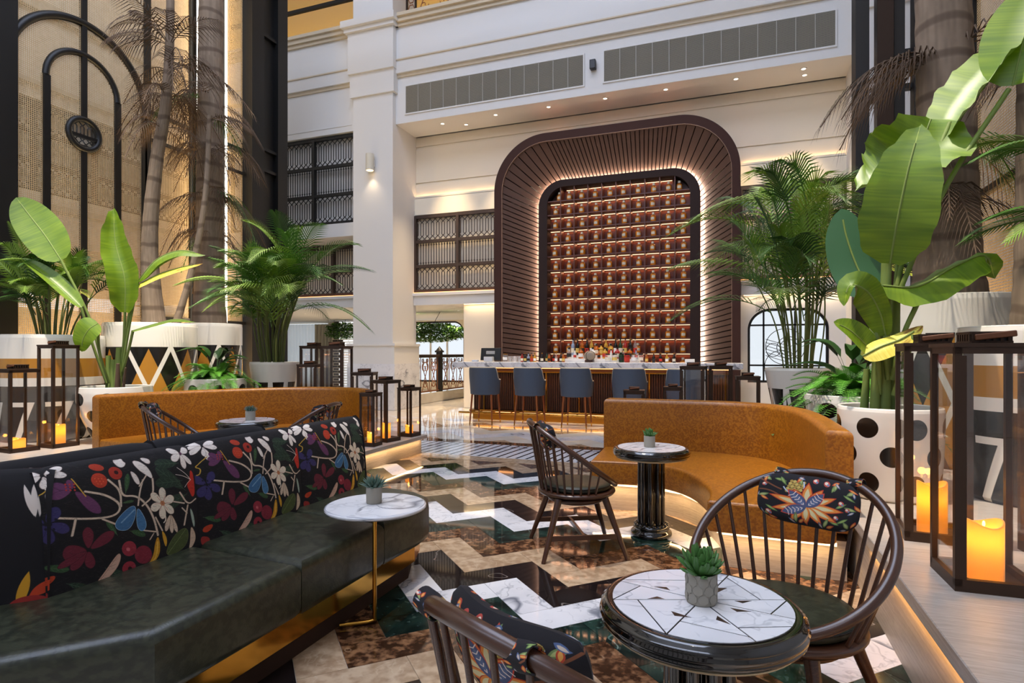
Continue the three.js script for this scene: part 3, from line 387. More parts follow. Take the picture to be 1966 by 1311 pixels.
// counter
{
  const t = thing('bar_counter', 'marble topped bar counter with fluted dark wood front and brass plinth', 'bar counter', [0, 0, 0]);
  part('countertop', rbox(5.72, 0.115, 0.78, 0.012, -2.65, 1.1425, -11.69), M.counterMarble, t);
  part('body', span(-5.1, -0.02, 0.2, 1.085, -12.05, -11.52), M.barDark, t);
  const g = []; for (let x = -5.08; x < -0.03; x += 0.046) g.push(cyl(0.019, 0.019, 0.76, x, 0.22, -11.515, 6)); stuff(part('flutes', g, M.walnut, t));
  part('top_rail', span(-5.12, 0.0, 0.985, 1.005, -11.5, -11.46), M.brass, t); part('light_strip', span(-5.1, -0.02, 1.068, 1.08, -11.46, -11.44), M.ledAmber, t);
  part('plinth', span(-5.11, -0.01, 0.0, 0.17, -12.0, -11.48), M.brassSoft, t); part('foot_step', [span(-5.16, 0.02, 0.17, 0.2, -12.0, -11.4)], M.brassSoft, t);
  part('foot_rail', bar([-5.3, 0.16, -11.2], [0.15, 0.16, -11.2], 0.02), M.brass, t);
  for (let i = 0; i < 8; i++) { const x = -4.85 + i * 0.68; part('bracket', [beam([x, 0.985, -11.47], [x, 0.2, -11.47], 0.022, 0.02), beam([x, 0.2, -11.47], [x, 0.16, -11.2], 0.022, 0.02)], M.brass, t); }
  areaLight('plinth_light', 0xffd080, 14, 5.0, 0.03, [-2.56, 0.16, -11.43], [-2.56, 0, -11.47]); part('step_light_strip', span(-5.1, -0.02, 0.163, 0.169, -11.44, -11.42), M.ledWarm, t);
  areaLight('counter_light', 0xffb070, 22, 5.0, 0.03, [-2.56, 1.06, -11.43], [-2.56, 0.3, -11.52]);
}
// bar stools
{
  const t = thing('bar_stool', 'blue upholstered bar stool, first from the left at the counter', 'bar stool', [0, 0, 0], 0, 'bar stools');
  const shell = []; // curved back: sheet swept round a rounded plan
  const prof = []; for (let i = 0; i <= 28; i++) { const a = -0.1 + (Math.PI + 0.2) * i / 28; prof.push([-0.275 * Math.cos(a), 0.245 * Math.sin(a)]); }
  const mk = (off) => { const v = [], id = []; const rows = 8; for (let j = 0; j <= rows; j++) for (let i = 0; i < prof.length; i++) { const [x, d] = prof[i], k = Math.abs(i - 14) / 14, top = 1.1 - 0.24 * sst(0.6, 0.85, k), y = mix(0.58, top, j / rows), fl = 1 + 0.1 * (j / rows); const L = Math.hypot(x, d); v.push(x * fl + off * x / L, y, d * fl + off * d / L); } const n = prof.length; for (let j = 0; j < rows; j++) for (let i = 0; i + 1 < n; i++) { const a = j * n + i; if (off > 0) id.push(a, a + 1, a + n, a + 1, a + n + 1, a + n); else id.push(a, a + n, a + 1, a + 1, a + n, a + n + 1); } const g = new THREE.BufferGeometry(); g.setAttribute('position', new THREE.Float32BufferAttribute(v, 3)); g.setIndex(id); g.computeVertexNormals(); return g; };
  part('back_shell', mk(0.02), M.stoolBlue, t); part('inner_back', mk(-0.02), M.stoolCream, t);
  const edge = []; const rim = prof.map(([x, d], i) => { const k = Math.abs(i - 14) / 14; return V(x * 1.1, 1.1 - 0.24 * sst(0.6, 0.85, k), d * 1.1); }); part('piping', tube(rim, 0.021, 60, 6), M.stoolCream, t);
  part('seat', lathe([[0, 0.6], [0.235, 0.6], [0.25, 0.62], [0.25, 0.69], [0.23, 0.71], [0, 0.715]], 28).scale(1, 1, 0.86), M.stoolCream, t); part('seat_base', lathe([[0, 0.565], [0.25, 0.567], [0.262, 0.58], [0.262, 0.6], [0, 0.6]], 28).scale(1, 1, 0.9), M.stoolBlue, t);
  for (const sx of [-1, 1]) for (const sz of [-1, 1]) { const a = V(sx * 0.2, 0.58, sz * 0.18), b = V(sx * 0.235, 0, sz * 0.22), k = a.clone().lerp(b, 0.88); part('leg', bar(k, a, 0.014, 0.021, 10), M.stoolLeg, t); part('leg_tip', bar(b, k, 0.011, 0.014, 10), M.brass, t); }
  for (const sz of [-1, 1]) part('foot_rest', bar([-0.22, 0.24, sz * 0.2], [0.22, 0.24, sz * 0.2], 0.011), M.brass, t); for (const sx of [-1, 1]) part('stretcher', bar([sx * 0.215, 0.24, -0.2], [sx * 0.215, 0.24, 0.2], 0.011), M.brass, t);
  const xs = [-4.55, -3.62, -2.7, -1.72, -0.77], lb = ['first from the left at the counter', 'second from the left at the counter', 'third from the left, left of the tan sofa', 'fourth from the left, half behind the tan sofa', 'rightmost, seen through a lantern behind the tan sofa'];
  t.position.set(xs[0], 0, -10.82); for (let i = 1; i < 5; i++) copy(t, 'blue upholstered bar stool, ' + lb[i], [xs[i], 0, -10.82], (i - 2) * 0.04);
}
// things on the counter
{
  const yc = 1.2, mon = thing('till_monitor', 'black till screen seen from behind on the left end of the counter', 'monitor', [-4.82, yc, -11.75]);
  part('screen', rbox(0.46, 0.27, 0.035, 0.012, 0, 0.15, 0).rotateX(-0.18).translate(0, 0.012, 0), M.black, mon); part('stand', rbox(0.2, 0.1, 0.1, 0.01, 0, 0.055, 0.09), std({ color: 0xb9bcc2, roughness: 0.4 }), mon); part('rear_plate', rbox(0.2, 0.07, 0.02, 0.008, 0, 0.19, 0.03).rotateX(-0.18), std({ color: 0x9a9a98, roughness: 0.5 }), mon);
  single('menu_holder', rbox(0.12, 0.035, 0.1, 0.004, -5.15, yc + 0.018, -11.7), std({ color: 0xb4c0d4, roughness: 0.3 }), 'pale blue tray left of the till screen', 'tray');
  const clear = phys({ color: 0xffffff, transmission: 0.9, roughness: 0.05, thickness: 0 }), C = { clear, green: phys({ color: 0x1f4a2a, transmission: 0.3, roughness: 0.1, thickness: 0 }), amber: phys({ color: 0xc86a18, transmission: 0.3, roughness: 0.1, thickness: 0 }), dark: std({ color: 0x14100e, roughness: 0.2 }), red: std({ color: 0xa02018, roughness: 0.3 }), yellow: phys({ color: 0xe0b040, transmission: 0.3, roughness: 0.15, thickness: 0 }), white: M.white, blue: phys({ color: 0xb0c4e0, transmission: 0.4, roughness: 0.1, thickness: 0 }) };
  const names = { clear: 'clear', green: 'green', amber: 'amber', dark: 'black', red: 'red', yellow: 'golden', white: 'white', blue: 'pale blue' };
  const G = { tall: lathe([[0, 0], [0.037, 0], [0.038, 0.19], [0.03, 0.23], [0.014, 0.25], [0.014, 0.33], [0, 0.33]], 14), squat: lathe([[0, 0], [0.05, 0], [0.052, 0.12], [0.045, 0.15], [0.018, 0.165], [0.018, 0.2], [0, 0.2]], 14), small: lathe([[0, 0], [0.03, 0], [0.03, 0.1], [0.012, 0.13], [0.012, 0.17], [0, 0.17]], 12), jar: lathe([[0, 0], [0.05, 0], [0.055, 0.02], [0.055, 0.13], [0.042, 0.15], [0, 0.15]], 16) };
  const capG = { tall: cyl(0.016, 0.016, 0.04, 0, 0.31, 0, 10), squat: cyl(0.022, 0.02, 0.035, 0, 0.195, 0, 10), small: cyl(0.014, 0.014, 0.025, 0, 0.165, 0, 10), jar: cyl(0.046, 0.046, 0.02, 0, 0.15, 0, 14) }, labG = { tall: new THREE.CylinderGeometry(0.0392, 0.0392, 0.09, 14, 1, true, -1.3, 2.6).translate(0, 0.1, 0), squat: new THREE.CylinderGeometry(0.0526, 0.0526, 0.07, 14, 1, true, -1.3, 2.6).translate(0, 0.07, 0), small: new THREE.CylinderGeometry(0.031, 0.031, 0.05, 12, 1, true, -1.3, 2.6).translate(0, 0.05, 0), jar: new THREE.CylinderGeometry(0.056, 0.056, 0.06, 14, 1, true, -1.1, 2.2).translate(0, 0.07, 0) };
  const labs = [0xe8dfc8, 0xd8b860, 0x202020, 0xc03020, 0xf2f0ea].map(c => std({ color: c, roughness: 0.7 }));
  const ord = ['first', 'second', 'third', 'fourth', 'fifth', 'sixth', 'seventh', 'eighth', 'ninth', 'tenth', 'eleventh', 'twelfth', 'thirteenth', 'fourteenth', 'fifteenth', 'sixteenth'];
  function bottle(kind, col, x, y, z, where, li) { const kn = { tall: 'bottle', squat: 'squat bottle', small: 'small bottle', jar: 'jar' }[kind]; const t = thing(kind === 'jar' ? 'bar_jar' : 'bar_bottle', `${names[col]} ${kn} ${where}`, kind === 'jar' ? 'jar' : 'bottle', [x, y, z], 0, 'bottles and jars on the bar'); part(kind === 'jar' ? 'jar_body' : 'bottle_body', G[kind], C[col], t); part('cap', capG[kind], col === 'dark' || li === 4 ? M.brassSoft : M.black, t); part('label', labG[kind], labs[li % 5], t); }
  const cols = ['amber', 'dark', 'red', 'yellow', 'amber', 'clear', 'amber', 'yellow', 'yellow', 'green', 'amber', 'dark', 'blue', 'clear'], r = rng(21);
  // raised stand with the back row
  const st = thing('bottle_stand', 'low white stepped stand carrying the back row of bottles on the bar', 'stand', [-2.42, yc, -11.86]); part('lower_step', box(1.5, 0.07, 0.13, 0, 0.035, 0.07), M.white, st); part('upper_step', box(1.4, 0.14, 0.12, 0, 0.07, -0.09), M.white, st);
  const back = ['blue', 'dark', 'amber', 'dark', 'yellow', 'amber', 'yellow', 'yellow', 'yellow', 'dark', 'green', 'red', 'dark', 'clear']; back.forEach((c, i) => bottle(i === 0 || i === 13 ? 'tall' : i % 3 === 1 ? 'tall' : (i > 3 && i < 9 ? 'squat' : 'tall'), c, -3.06 + i * 0.098, yc + 0.14, -11.95, `on the upper step of the bottle stand, ${ord[i]} from left`, i));
  const midr = ['clear', 'white', 'amber', 'red', 'white', 'amber', 'yellow', 'white', 'red', 'clear', 'amber', 'blue']; midr.forEach((c, i) => bottle(i % 2 ? 'small' : 'squat', c, -3.1 + i * 0.123, yc + 0.07, -11.79, `on the lower step of the bottle stand, ${ord[i]} from left`, i + 2));
  const fr = ['dark', 'green', 'amber', 'dark', 'clear', 'dark', 'amber']; fr.forEach((c, i) => bottle('small', c, -3.62 + i * 0.075, yc, -11.6 - (i % 2) * 0.1, `at the left of the barrel on the counter, ${ord[i]} from left`, i));
  const fr2 = ['clear', 'clear', 'green', 'red', 'clear', 'clear', 'amber', 'dark', 'dark', 'yellow', 'dark']; fr2.forEach((c, i) => bottle(i < 6 ? 'jar' : 'small', c, -2.26 + i * 0.125, yc, -11.56 - (i % 3) * 0.05, `at the right of the barrel on the counter, ${ord[i]} from left`, i));
  const l3 = ['red', 'dark', 'blue', 'amber', 'yellow']; l3.forEach((c, i) => bottle('small', c, -4.06 + i * 0.07, yc, -11.62, `in the small group right of the glasses, ${ord[i]} from left`, i));
  bottle('jar', 'clear', -4.42, yc, -11.6, 'standing alone right of the till screen', 4);
  const gl = thing('tumbler', 'clear tumbler right of the lone jar, first of four', 'glass', [-4.3, yc, -11.55], 0, 'tumblers on the bar'); part('bowl', lathe([[0, 0.006], [0.03, 0.006], [0.036, 0.12], [0.038, 0.12], [0.033, 0], [0, 0]], 16), clear, gl); for (let i = 1; i < 4; i++) copy(gl, `clear tumbler right of the lone jar, ${ord[i]} of four`, [-4.3 + i * 0.06, yc, -11.55 - (i % 2) * 0.06]);
  const ba = thing('small_barrel', 'small grey wooden barrel on a cradle in the middle of the bar', 'barrel', [-2.62, yc, -11.55]); const bw = std({ color: 0x9a8d7c, roughness: 0.7 }); part('staves', lathe([[0, -0.11], [0.075, -0.11], [0.095, -0.04], [0.098, 0], [0.095, 0.04], [0.075, 0.11], [0, 0.11]], 24).rotateX(Math.PI / 2).rotateY(0.5).translate(0, 0.13, 0), bw, ba); for (const z of [-0.06, 0.06]) part('hoop', new THREE.TorusGeometry(0.092, 0.006, 6, 30).translate(0, 0, z).rotateY(0.5).translate(0, 0.13, 0), M.steel, ba); part('cradle', box(0.16, 0.05, 0.14, 0, 0.025, 0), M.walnut, ba);
  single('card_box', rbox(0.17, 0.07, 0.12, 0.004, -0.72, yc + 0.035, -11.6), M.white, 'white box at the right end of the bar counter', 'box');
}
// ------------------------------------------------------------------ platforms with light wood cladding
const dense = (pts, n = 40) => new THREE.CatmullRomCurve3(pts.map(p => V(p[0], 0, p[1])), false, 'centripetal').getPoints(n).map(p => [p.x, p.z]);
function edgeLights(name, color, power, pts, y, out, width = 0.03) {    // light strip along a plan line, shining down and out; pts ordered so that "out" is to the right of travel
  const g = []; for (let i = 0; i + 1 < pts.length; i++) { const [a, b] = [pts[i], pts[i + 1]], L = Math.hypot(b[0] - a[0], b[1] - a[1]); if (L < 0.02) continue; const nx = (b[1] - a[1]) / L * out, nd = -(b[0] - a[0]) / L * out, mx = (a[0] + b[0]) / 2, md = (a[1] + b[1]) / 2;
    g.push(beam([a[0], y, -a[1]], [b[0], y, -b[1]], 0.02, 0.012));
    const l = new THREE.RectAreaLight(color, power, L, width); l.name = name; l.position.set(mx + nx * 0.02, y - 0.015, -(md + nd * 0.02)); l.lookAt(mx + nx * 0.06, y - 0.6, -(md + nd * 0.06)); scene.add(l);
    const dir = V(mx + nx * 0.06, y - 0.6, -(md + nd * 0.06)).sub(l.position).normalize(), xa = V(b[0] - a[0], 0, -(b[1] - a[1])).normalize(), za = dir.clone().negate(), ya = za.clone().cross(xa).normalize(); l.quaternion.setFromRotationMatrix(new THREE.Matrix4().makeBasis(xa, ya, za)); }
  return merge(g);
}
{
  const p = struct('floor', plan([[0.712, 0.6], [3.4, 0.6], [3.4, 8.4], [-1.15, 8.0], [-1.15, 6.16], [0.4, 6.16], [0.712, 5.6]], 0, 0.345), M.lightwood);
  part('platform_slab', plan([[0.685, 0.58], [3.4, 0.58], [3.4, 8.44], [-1.2, 8.05], [-1.2, 6.13], [0.38, 6.13], [0.685, 5.58]], 0.345, 0.41, 0.004, 1), M.lightwood, p);
  part('light_strip', edgeLights('platform_light', 0xffb860, 12, [[0.707, 0.8], [0.707, 3.7]], 0.34, -1), M.ledWarm, p);
  const q = struct('floor', plan([[-13, 3.2], [-6.75, 3.2], [-6.6, 4.6], [-6.3, 5.6], [-5.6, 6.75], [-4.6, 6.75], [-4.35, 6.0], [-4.02, 5.4], [-4.02, 7.28], [-5.0, 7.6], [-6.4, 8.6], [-10.9, 8.6], [-10.9, 11], [-13, 11]], 0, 0.205), M.lightwood);
  part('platform_slab', plan([[-13, 3.2], [-6.75, 3.2], [-6.6, 4.6], [-6.3, 5.6], [-5.6, 6.75], [-4.6, 6.75], [-4.3, 6.0], [-3.95, 5.36], [-3.95, 7.32], [-5.0, 7.64], [-6.4, 8.64], [-10.9, 8.64], [-10.9, 11], [-13, 11]], 0.205, 0.25, 0.003, 1), M.lightwood, q);
  part('light_strip', edgeLights('platform_light', 0xffcc88, 18, [[-4.005, 5.5], [-4.005, 7.25]], 0.198, 1), M.ledWarm, q);
}
// ------------------------------------------------------------------ tan leather sofas
function offsetLine(pts, d) { return pts.map((p, i) => { const a = pts[Math.max(0, i - 1)], b = pts[Math.min(pts.length - 1, i + 1)], L = Math.hypot(b[0] - a[0], b[1] - a[1]) || 1; return [p[0] - (b[1] - a[1]) / L * d, p[1] + (b[0] - a[0]) / L * d]; }); }
const soft = (pts, y0, y1, b, seg = 4) => creased(plan(pts, y0, y1, b, seg), 0.7);
{
  const t = thing('curved_sofa', 'curved tan leather sofa behind the small table on the right', 'sofa', [0, 0, 0]);
  const front = dense([[-1.16, 5.13], [-0.95, 5.15], [-0.72, 5.165], [-0.54, 5.12], [-0.35, 4.94], [-0.2, 4.6], [-0.135, 4.3], [-0.14, 4.0]], 30), inner = dense([[-1.2, 5.93], [-0.7, 5.94], [-0.3, 5.93], [0.0, 5.89], [0.27, 5.74], [0.44, 5.44], [0.51, 5.0], [0.53, 4.5], [0.53, 3.98]], 40), outer = offsetLine(inner, 0.15);
  const bi = inner.map(p => [p[0], p[1]]);
  part('seat', soft([...front, [0.53, 3.97], ...offsetLine(inner, 0.06).reverse()].map(p => p), 0.235, 0.44, 0.03), M.tan, t);
  part('backrest', soft([...bi, ...outer.slice().reverse()], 0.3, 0.925, 0.045, 5), M.tan, t);
  const pf = dense([[-1.12, 5.22], [-0.93, 5.24], [-0.7, 5.255], [-0.48, 5.2], [-0.27, 5.0], [-0.115, 4.64], [-0.05, 4.34], [-0.05, 4.09]], 24);
  part('plinth', plan([...pf, [0.66, 4.07], [0.66, 4.6], ...offsetLine(inner, 0.1).reverse().filter(p => p[1] > 4.7)], 0, 0.24), M.lightwood, t);
  part('light_strip', [edgeLights('sofa_light', 0xffd090, 22, pf.filter((p, i) => i % 4 === 0).concat([[-0.05, 4.09]]).map(p => [p[0] - 0.025, p[1] - 0.03]), 0.225, 1), edgeLights('sofa_light', 0xffd090, 22, [[-0.07, 4.055], [0.6, 4.035]], 0.225, 1)], M.ledWarm, t);
  const seam = inner.map(p => V(p[0] - 0.0, 0.442, -p[1])); part('piping', tube([...front, [0.5, 3.975]].map(p => V(p[0] + 0.008, 0.425, -(p[1] + 0.004))), 0.004, 80, 5), M.tan, t);
}
{
  const t = thing('curved_sofa', 'curved tan leather sofa on the left, behind the floral banquette', 'sofa', [0, 0, 0]);
  const inner = dense([[-6.44, 4.5], [-6.32, 5.05], [-6.07, 5.58], [-5.76, 6.1], [-5.4, 6.45], [-5.0, 6.6], [-4.65, 6.55], [-4.42, 6.42]], 40), outer = offsetLine(inner, 0.15), front = dense([[-5.75, 4.45], [-5.62, 5.0], [-5.4, 5.4], [-5.15, 5.66], [-4.85, 5.74], [-4.45, 5.66]], 24);
  part('seat', soft([...front, ...offsetLine(inner, 0.06).reverse()], 0.235, 0.44, 0.03), M.tan, t);
  part('backrest', soft([...inner, ...outer.slice().reverse()], 0.3, 0.925, 0.045, 5), M.tan, t);
  part('plinth', plan([...front.map(p => [p[0] - 0.08, p[1] + 0.08]), ...offsetLine(inner, 0.1).reverse()], 0, 0.24), M.lightwood, t);
}
// ------------------------------------------------------------------ floral print
const floral = canvasTex(1024, 1024, (c, W, H) => {
  c.fillStyle = '#161417'; c.fillRect(0, 0, W, H);
  const m = (x, y) => { const u = (x - 160) / 1110, yt = 440 - 0.19 * (x - 160), yb = 1250 - 0.35 * (x - 160); return [u * W, (y - yt) / (yb - yt) * H * 0.9 + H * 0.1]; };
  const path = (pts, close = true) => { c.beginPath(); const q = pts.map(p => m(...p)); for (let i = 0; i < q.length; i++) { const a = q[i], b = q[(i + 1) % q.length], mx = (a[0] + b[0]) / 2, my = (a[1] + b[1]) / 2; if (i === 0) { const z = q[q.length - 1]; close ? c.moveTo((z[0] + a[0]) / 2, (z[1] + a[1]) / 2) : c.moveTo(...a); } if (!close && i === q.length - 1) { c.lineTo(...a); break; } c.quadraticCurveTo(a[0], a[1], mx, my); } if (close) c.closePath(); };
  const fill = (pts, col, edge) => { path(pts); c.fillStyle = col; c.fill(); if (edge) { c.strokeStyle = edge; c.lineWidth = 3; c.stroke(); } };
  const line = (pts, col, w) => { path(pts, false); c.strokeStyle = col; c.lineWidth = w; c.lineCap = 'round'; c.stroke(); };
  const blob = (x, y, rx, ry, col, rot = 0, edge) => { const n = 14, p = []; for (let i = 0; i < n; i++) { const a = i / n * 6.283, X = rx * Math.cos(a), Y = ry * Math.sin(a); p.push([x + X * Math.cos(rot) - Y * Math.sin(rot), y + X * Math.sin(rot) + Y * Math.cos(rot)]); } fill(p, col, edge); };
  const petal = (x, y, a, L, w, col, edge) => { const ca = Math.cos(a), sa = Math.sin(a), f = (d, o) => [x + ca * d - sa * o, y + sa * d + ca * o]; fill([f(0, 0), f(L * 0.35, w * 0.8), f(L * 0.75, w), f(L, 0), f(L * 0.75, -w), f(L * 0.35, -w * 0.8)], col, edge); };
  const leaf = (x, y, a, L, w, col, vein) => { petal(x, y, a, L, w, col); if (vein) { const ca = Math.cos(a), sa = Math.sin(a); line([[x, y], [x + ca * L * 0.9, y + sa * L * 0.9]], vein, 3); for (let k = 1; k < 5; k++) for (const s of [-1, 1]) { const d = L * k / 6; line([[x + ca * d, y + sa * d], [x + ca * (d + L * 0.12) - sa * s * w * 0.6, y + sa * (d + L * 0.12) + ca * s * w * 0.6]], vein, 2); } } };
  // dark foliage
  for (const [x, y, a, L, w] of [[1170, 500, -2.6, 270, 46], [1150, 440, 3.0, 230, 40], [1180, 520, 2.7, 240, 42], [1140, 330, 3.05, 200, 36], [560, 1000, 0.5, 200, 40], [330, 1090, 0.3, 150, 28]]) leaf(x, y, a, L, w, '#26382a', '#48604a');
  for (const [x, y, a, L, w] of [[690, 600, -0.2, 90, 10], [720, 540, -1.3, 140, 18], [650, 800, -2.2, 120, 20], [730, 770, 0.2, 120, 22], [200, 990, 0.1, 160, 26]]) leaf(x, y, a, L, w, '#31502f', '#4d6b44');
  // cream vines
  const vn_ = '#dcc8b2'; for (const [p, w] of [[[[470, 530], [600, 550], [690, 610], [650, 680], [500, 700], [310, 693]], 15], [[[620, 455], [690, 520], [684, 620]], 13], [[[690, 460], [692, 560], [790, 548], [860, 600], [910, 690], [930, 790]], 14], [[[850, 450], [820, 520], [800, 610]], 11], [[[880, 420], [820, 490]], 10], [[[920, 440], [915, 550], [830, 612]], 13], [[[400, 700], [375, 800]], 15], [[[560, 700], [640, 730]], 12], [[[930, 770], [830, 765]], 10], [[[900, 780], [870, 820]], 8], [[[1120, 515], [1180, 590], [1260, 545]], 12], [[[1180, 590], [1140, 715]], 13], [[[1060, 575], [1150, 580]], 11], [[[920, 680], [965, 760]], 10], [[[1130, 610], [1170, 640]], 9]]) { line(p, '#8d7a68', w * 0.95 + 3); line(p, vn_, w * 0.8); }
  // white flowers
  const wf = '#efe6dd', we = '#b9a59a'; for (const a of [3.2, 2.7, 3.7, 0.1, -0.4, 1.4]) petal(265, 412, a, 130, 24, wf, we); for (const a of [1.3, 1.8]) petal(270, 425, a, 80, 20, wf, we);
  for (const a of [-2.9, 2.6, 0.6, -0.6, 1.5]) petal(1175, 265, a, 105, 24, wf, we); blob(1180, 262, 10, 9, '#5a2a4a');
  fill([[675, 325], [715, 322], [740, 312], [745, 335], [762, 345], [735, 375], [700, 372]], wf, we);
  fill([[800, 325], [860, 330], [915, 390], [925, 445], [880, 420], [820, 380]], wf, we); fill([[890, 305], [930, 315], [925, 345], [895, 345], [860, 310]], wf, we); fill([[772, 392], [815, 420], [830, 480], [800, 480], [778, 430]], wf, we);
  for (let k = 0; k < 6; k++) petal(978, 590, -1.5 + k * 1.047, 105, 28, '#f0e4cf', '#b79d86'); blob(978, 590, 18, 16, '#c88a5a'); for (let k = 0; k < 6; k++) line([[978, 590], [978 + 60 * Math.cos(-1.2 + k * 1.047), 590 + 50 * Math.sin(-1.2 + k * 1.047)]], '#b0483c', 2);
  line([[985, 640], [1000, 690], [980, 710]], '#f0e4cf', 9);
  for (const a of [1.2, 1.55, 1.95]) petal(1035, 650, a, 130, 18, '#dcc6ae', '#8d7460');
  // corner bud
  for (const a of [1.2, 1.6, 2.0]) petal(1250, 1000, a, 120, 22, '#e4d8cc', we);
  // purple and violet flowers
  for (const [a, L, w] of [[0.75, 220, 40], [3.1, 130, 26], [2.75, 140, 26], [3.5, 120, 24], [-1.8, 70, 22]]) petal(400, 520, a, L, w, '#6a3a62', '#4a2446'); line([[405, 450], [470, 560]], '#c79a3a', 7); for (let k = 0; k < 9; k++) blob(365 + (k % 3) * 24, 485 + Math.floor(k / 3) * 18, 6, 6, '#b8342c');
  for (const a of [-1.0, 0.3, 1.5, 2.2, 3.6]) petal(245, 730, a, 130, 36, '#3b3568', '#28244a'); for (let k = 0; k < 7; k++) blob(215 + k * 13, 700 + (k % 3) * 30, 7, 8, '#1b1830');
  // burgundy bloom
  for (const [a, L, w] of [[-1.55, 150, 36], [-0.6, 210, 34], [2.9, 160, 60], [2.3, 170, 30], [1.5, 120, 34], [2.6, 220, 22]]) petal(465, 890, a, L, w, '#6e2434', '#4a1520');
  // red berries and pods
  blob(568, 375, 46, 24, '#b53a22', 0.1); blob(565, 460, 50, 48, '#c23c22'); blob(675, 412, 44, 42, '#a83020'); blob(680, 408, 14, 13, '#381010'); for (let k = 0; k < 8; k++) blob(540 + k * 7, 450 + (k % 3) * 16, 4, 4, '#e0663c');
  blob(722, 880, 52, 46, '#9b2f3e', -0.6); blob(818, 915, 64, 56, '#862636', -0.5); blob(715, 1000, 50, 40, '#9a2c3a', -0.6); blob(722, 1005, 15, 15, '#2b0a10'); blob(715, 885, 14, 12, '#d46a72'); fill([[760, 1010], [790, 980], [820, 985], [800, 1000], [775, 1030]], '#e8d6c0');
  // blue pods
  fill([[785, 612], [740, 620], [660, 690], [632, 740], [660, 772], [730, 765], [775, 690]], '#3f6f9c', '#9fc0d8'); fill([[795, 615], [845, 690], [852, 745], [815, 775], [785, 750], [782, 680]], '#477aa8', '#9fc0d8'); line([[770, 640], [680, 720]], '#7fa9cc', 10);
  // yellow pods
  fill([[930, 790], [945, 840], [935, 920], [850, 995], [838, 985], [890, 920], [905, 840]], '#d59a24', '#8e5d12'); fill([[960, 755], [985, 780], [1000, 820], [985, 870], [965, 810]], '#d9a32c'); line([[925, 830], [915, 920], [870, 970]], '#f0c050', 7);
  // pink bud, cream leaf, olive leaf, red trumpet
  fill([[655, 905], [668, 930], [640, 1000], [560, 1080], [490, 1105], [560, 1020], [620, 940]], '#d7b09a', '#94705c'); line([[640, 930], [520, 1085]], '#a27a66', 3);
  fill([[1200, 715], [1240, 760], [1235, 810], [1165, 875], [1185, 810], [1190, 750]], '#d7bda2', '#94775c'); fill([[1195, 600], [1225, 630], [1240, 700], [1225, 730], [1205, 670]], '#a9bcae', '#6c8074');
  fill([[1160, 725], [1175, 780], [1140, 850], [1040, 905], [980, 910], [1010, 840], [1080, 760]], '#4a562c', '#6f7a44'); line([[1150, 740], [1000, 900]], '#7a8850', 4);
  fill([[1225, 370], [1250, 375], [1258, 440], [1255, 520], [1225, 540], [1200, 500], [1182, 460], [1215, 430]], '#c8301e', '#8e1c14'); for (const [x, y] of [[1120, 360], [1100, 405], [1165, 480]]) line([[1225, 430], [(x + 1225) / 2, (y + 415) / 2], [x, y]], '#efe0d6', 4);
  line([[275, 505], [190, 565], [170, 590], [210, 600], [200, 650], [175, 660]], '#d0a83e', 9);
  fill([[185, 1105], [205, 1060], [280, 1035], [270, 1070], [225, 1110]], '#c2401e'); fill([[170, 1140], [240, 1140], [245, 1180], [180, 1225]], '#9a2c26');
  // dry-brush strokes of the print
  const rs = rng(61); c.lineCap = 'round'; for (let k = 0; k < 5200; k++) { const x = rs() * W, y = rs() * H, a = -0.6 + rs() * 1.6, l = 6 + rs() * 22; c.strokeStyle = rs() < 0.55 ? 'rgba(18,14,16,0.16)' : 'rgba(240,220,190,0.07)'; c.lineWidth = 1 + rs() * 3; c.beginPath(); c.moveTo(x, y); c.lineTo(x + Math.cos(a) * l, y + Math.sin(a) * l); c.stroke(); }
});
const floral2 = canvasTex(512, 512, (c, W, H) => { c.fillStyle = '#161417'; c.fillRect(0, 0, W, H); c.fillStyle = '#e6ddd4'; for (const [x, y, s] of [[330, 60, 1], [120, 40, 0.7], [420, 260, 1], [90, 330, 0.9], [250, 430, 0.8]]) for (let k = 0; k < 6; k++) { c.beginPath(); c.ellipse(x + Math.cos(k * 1.05) * 24 * s, y + Math.sin(k * 1.05) * 20 * s, 20 * s, 10 * s, k * 1.05, 0, 7); c.fill(); } }); M.floral2 = std({ map: floral2, roughness: 0.92, side: THREE.DoubleSide });
const floral3 = canvasTex(512, 512, (c, W, H) => { c.fillStyle = '#161417'; c.fillRect(0, 0, W, H); const pt = (x, y, a, L, w, col) => { c.save(); c.translate(x, y); c.rotate(a); c.beginPath(); c.moveTo(0, 0); c.quadraticCurveTo(L * 0.5, -w, L, 0); c.quadraticCurveTo(L * 0.5, w, 0, 0); c.fillStyle = col; c.fill(); c.restore(); }; for (const [x, a] of [[452, 1.35], [472, 1.5], [492, 1.6]]) pt(x, 80, a, 120, 15, '#e2d6cc'); pt(470, 380, 1.75, 130, 24, '#d59a24'); pt(470, 470, -0.7, 80, 34, '#c2401e'); c.fillStyle = '#9a2c26'; c.beginPath(); c.ellipse(470, 490, 40, 26, 0, 0, 7); c.fill(); pt(120, 300, -0.6, 160, 40, '#26382a'); pt(200, 420, 0.4, 150, 34, '#2b4030'); pt(60, 120, 0.8, 120, 30, '#3b3568'); }); M.floral3 = std({ map: floral3, roughness: 0.92 });
M.floral = std({ map: floral, roughness: 0.9, bumpMap: T.fabricbump, bumpScale: 0.0004 });
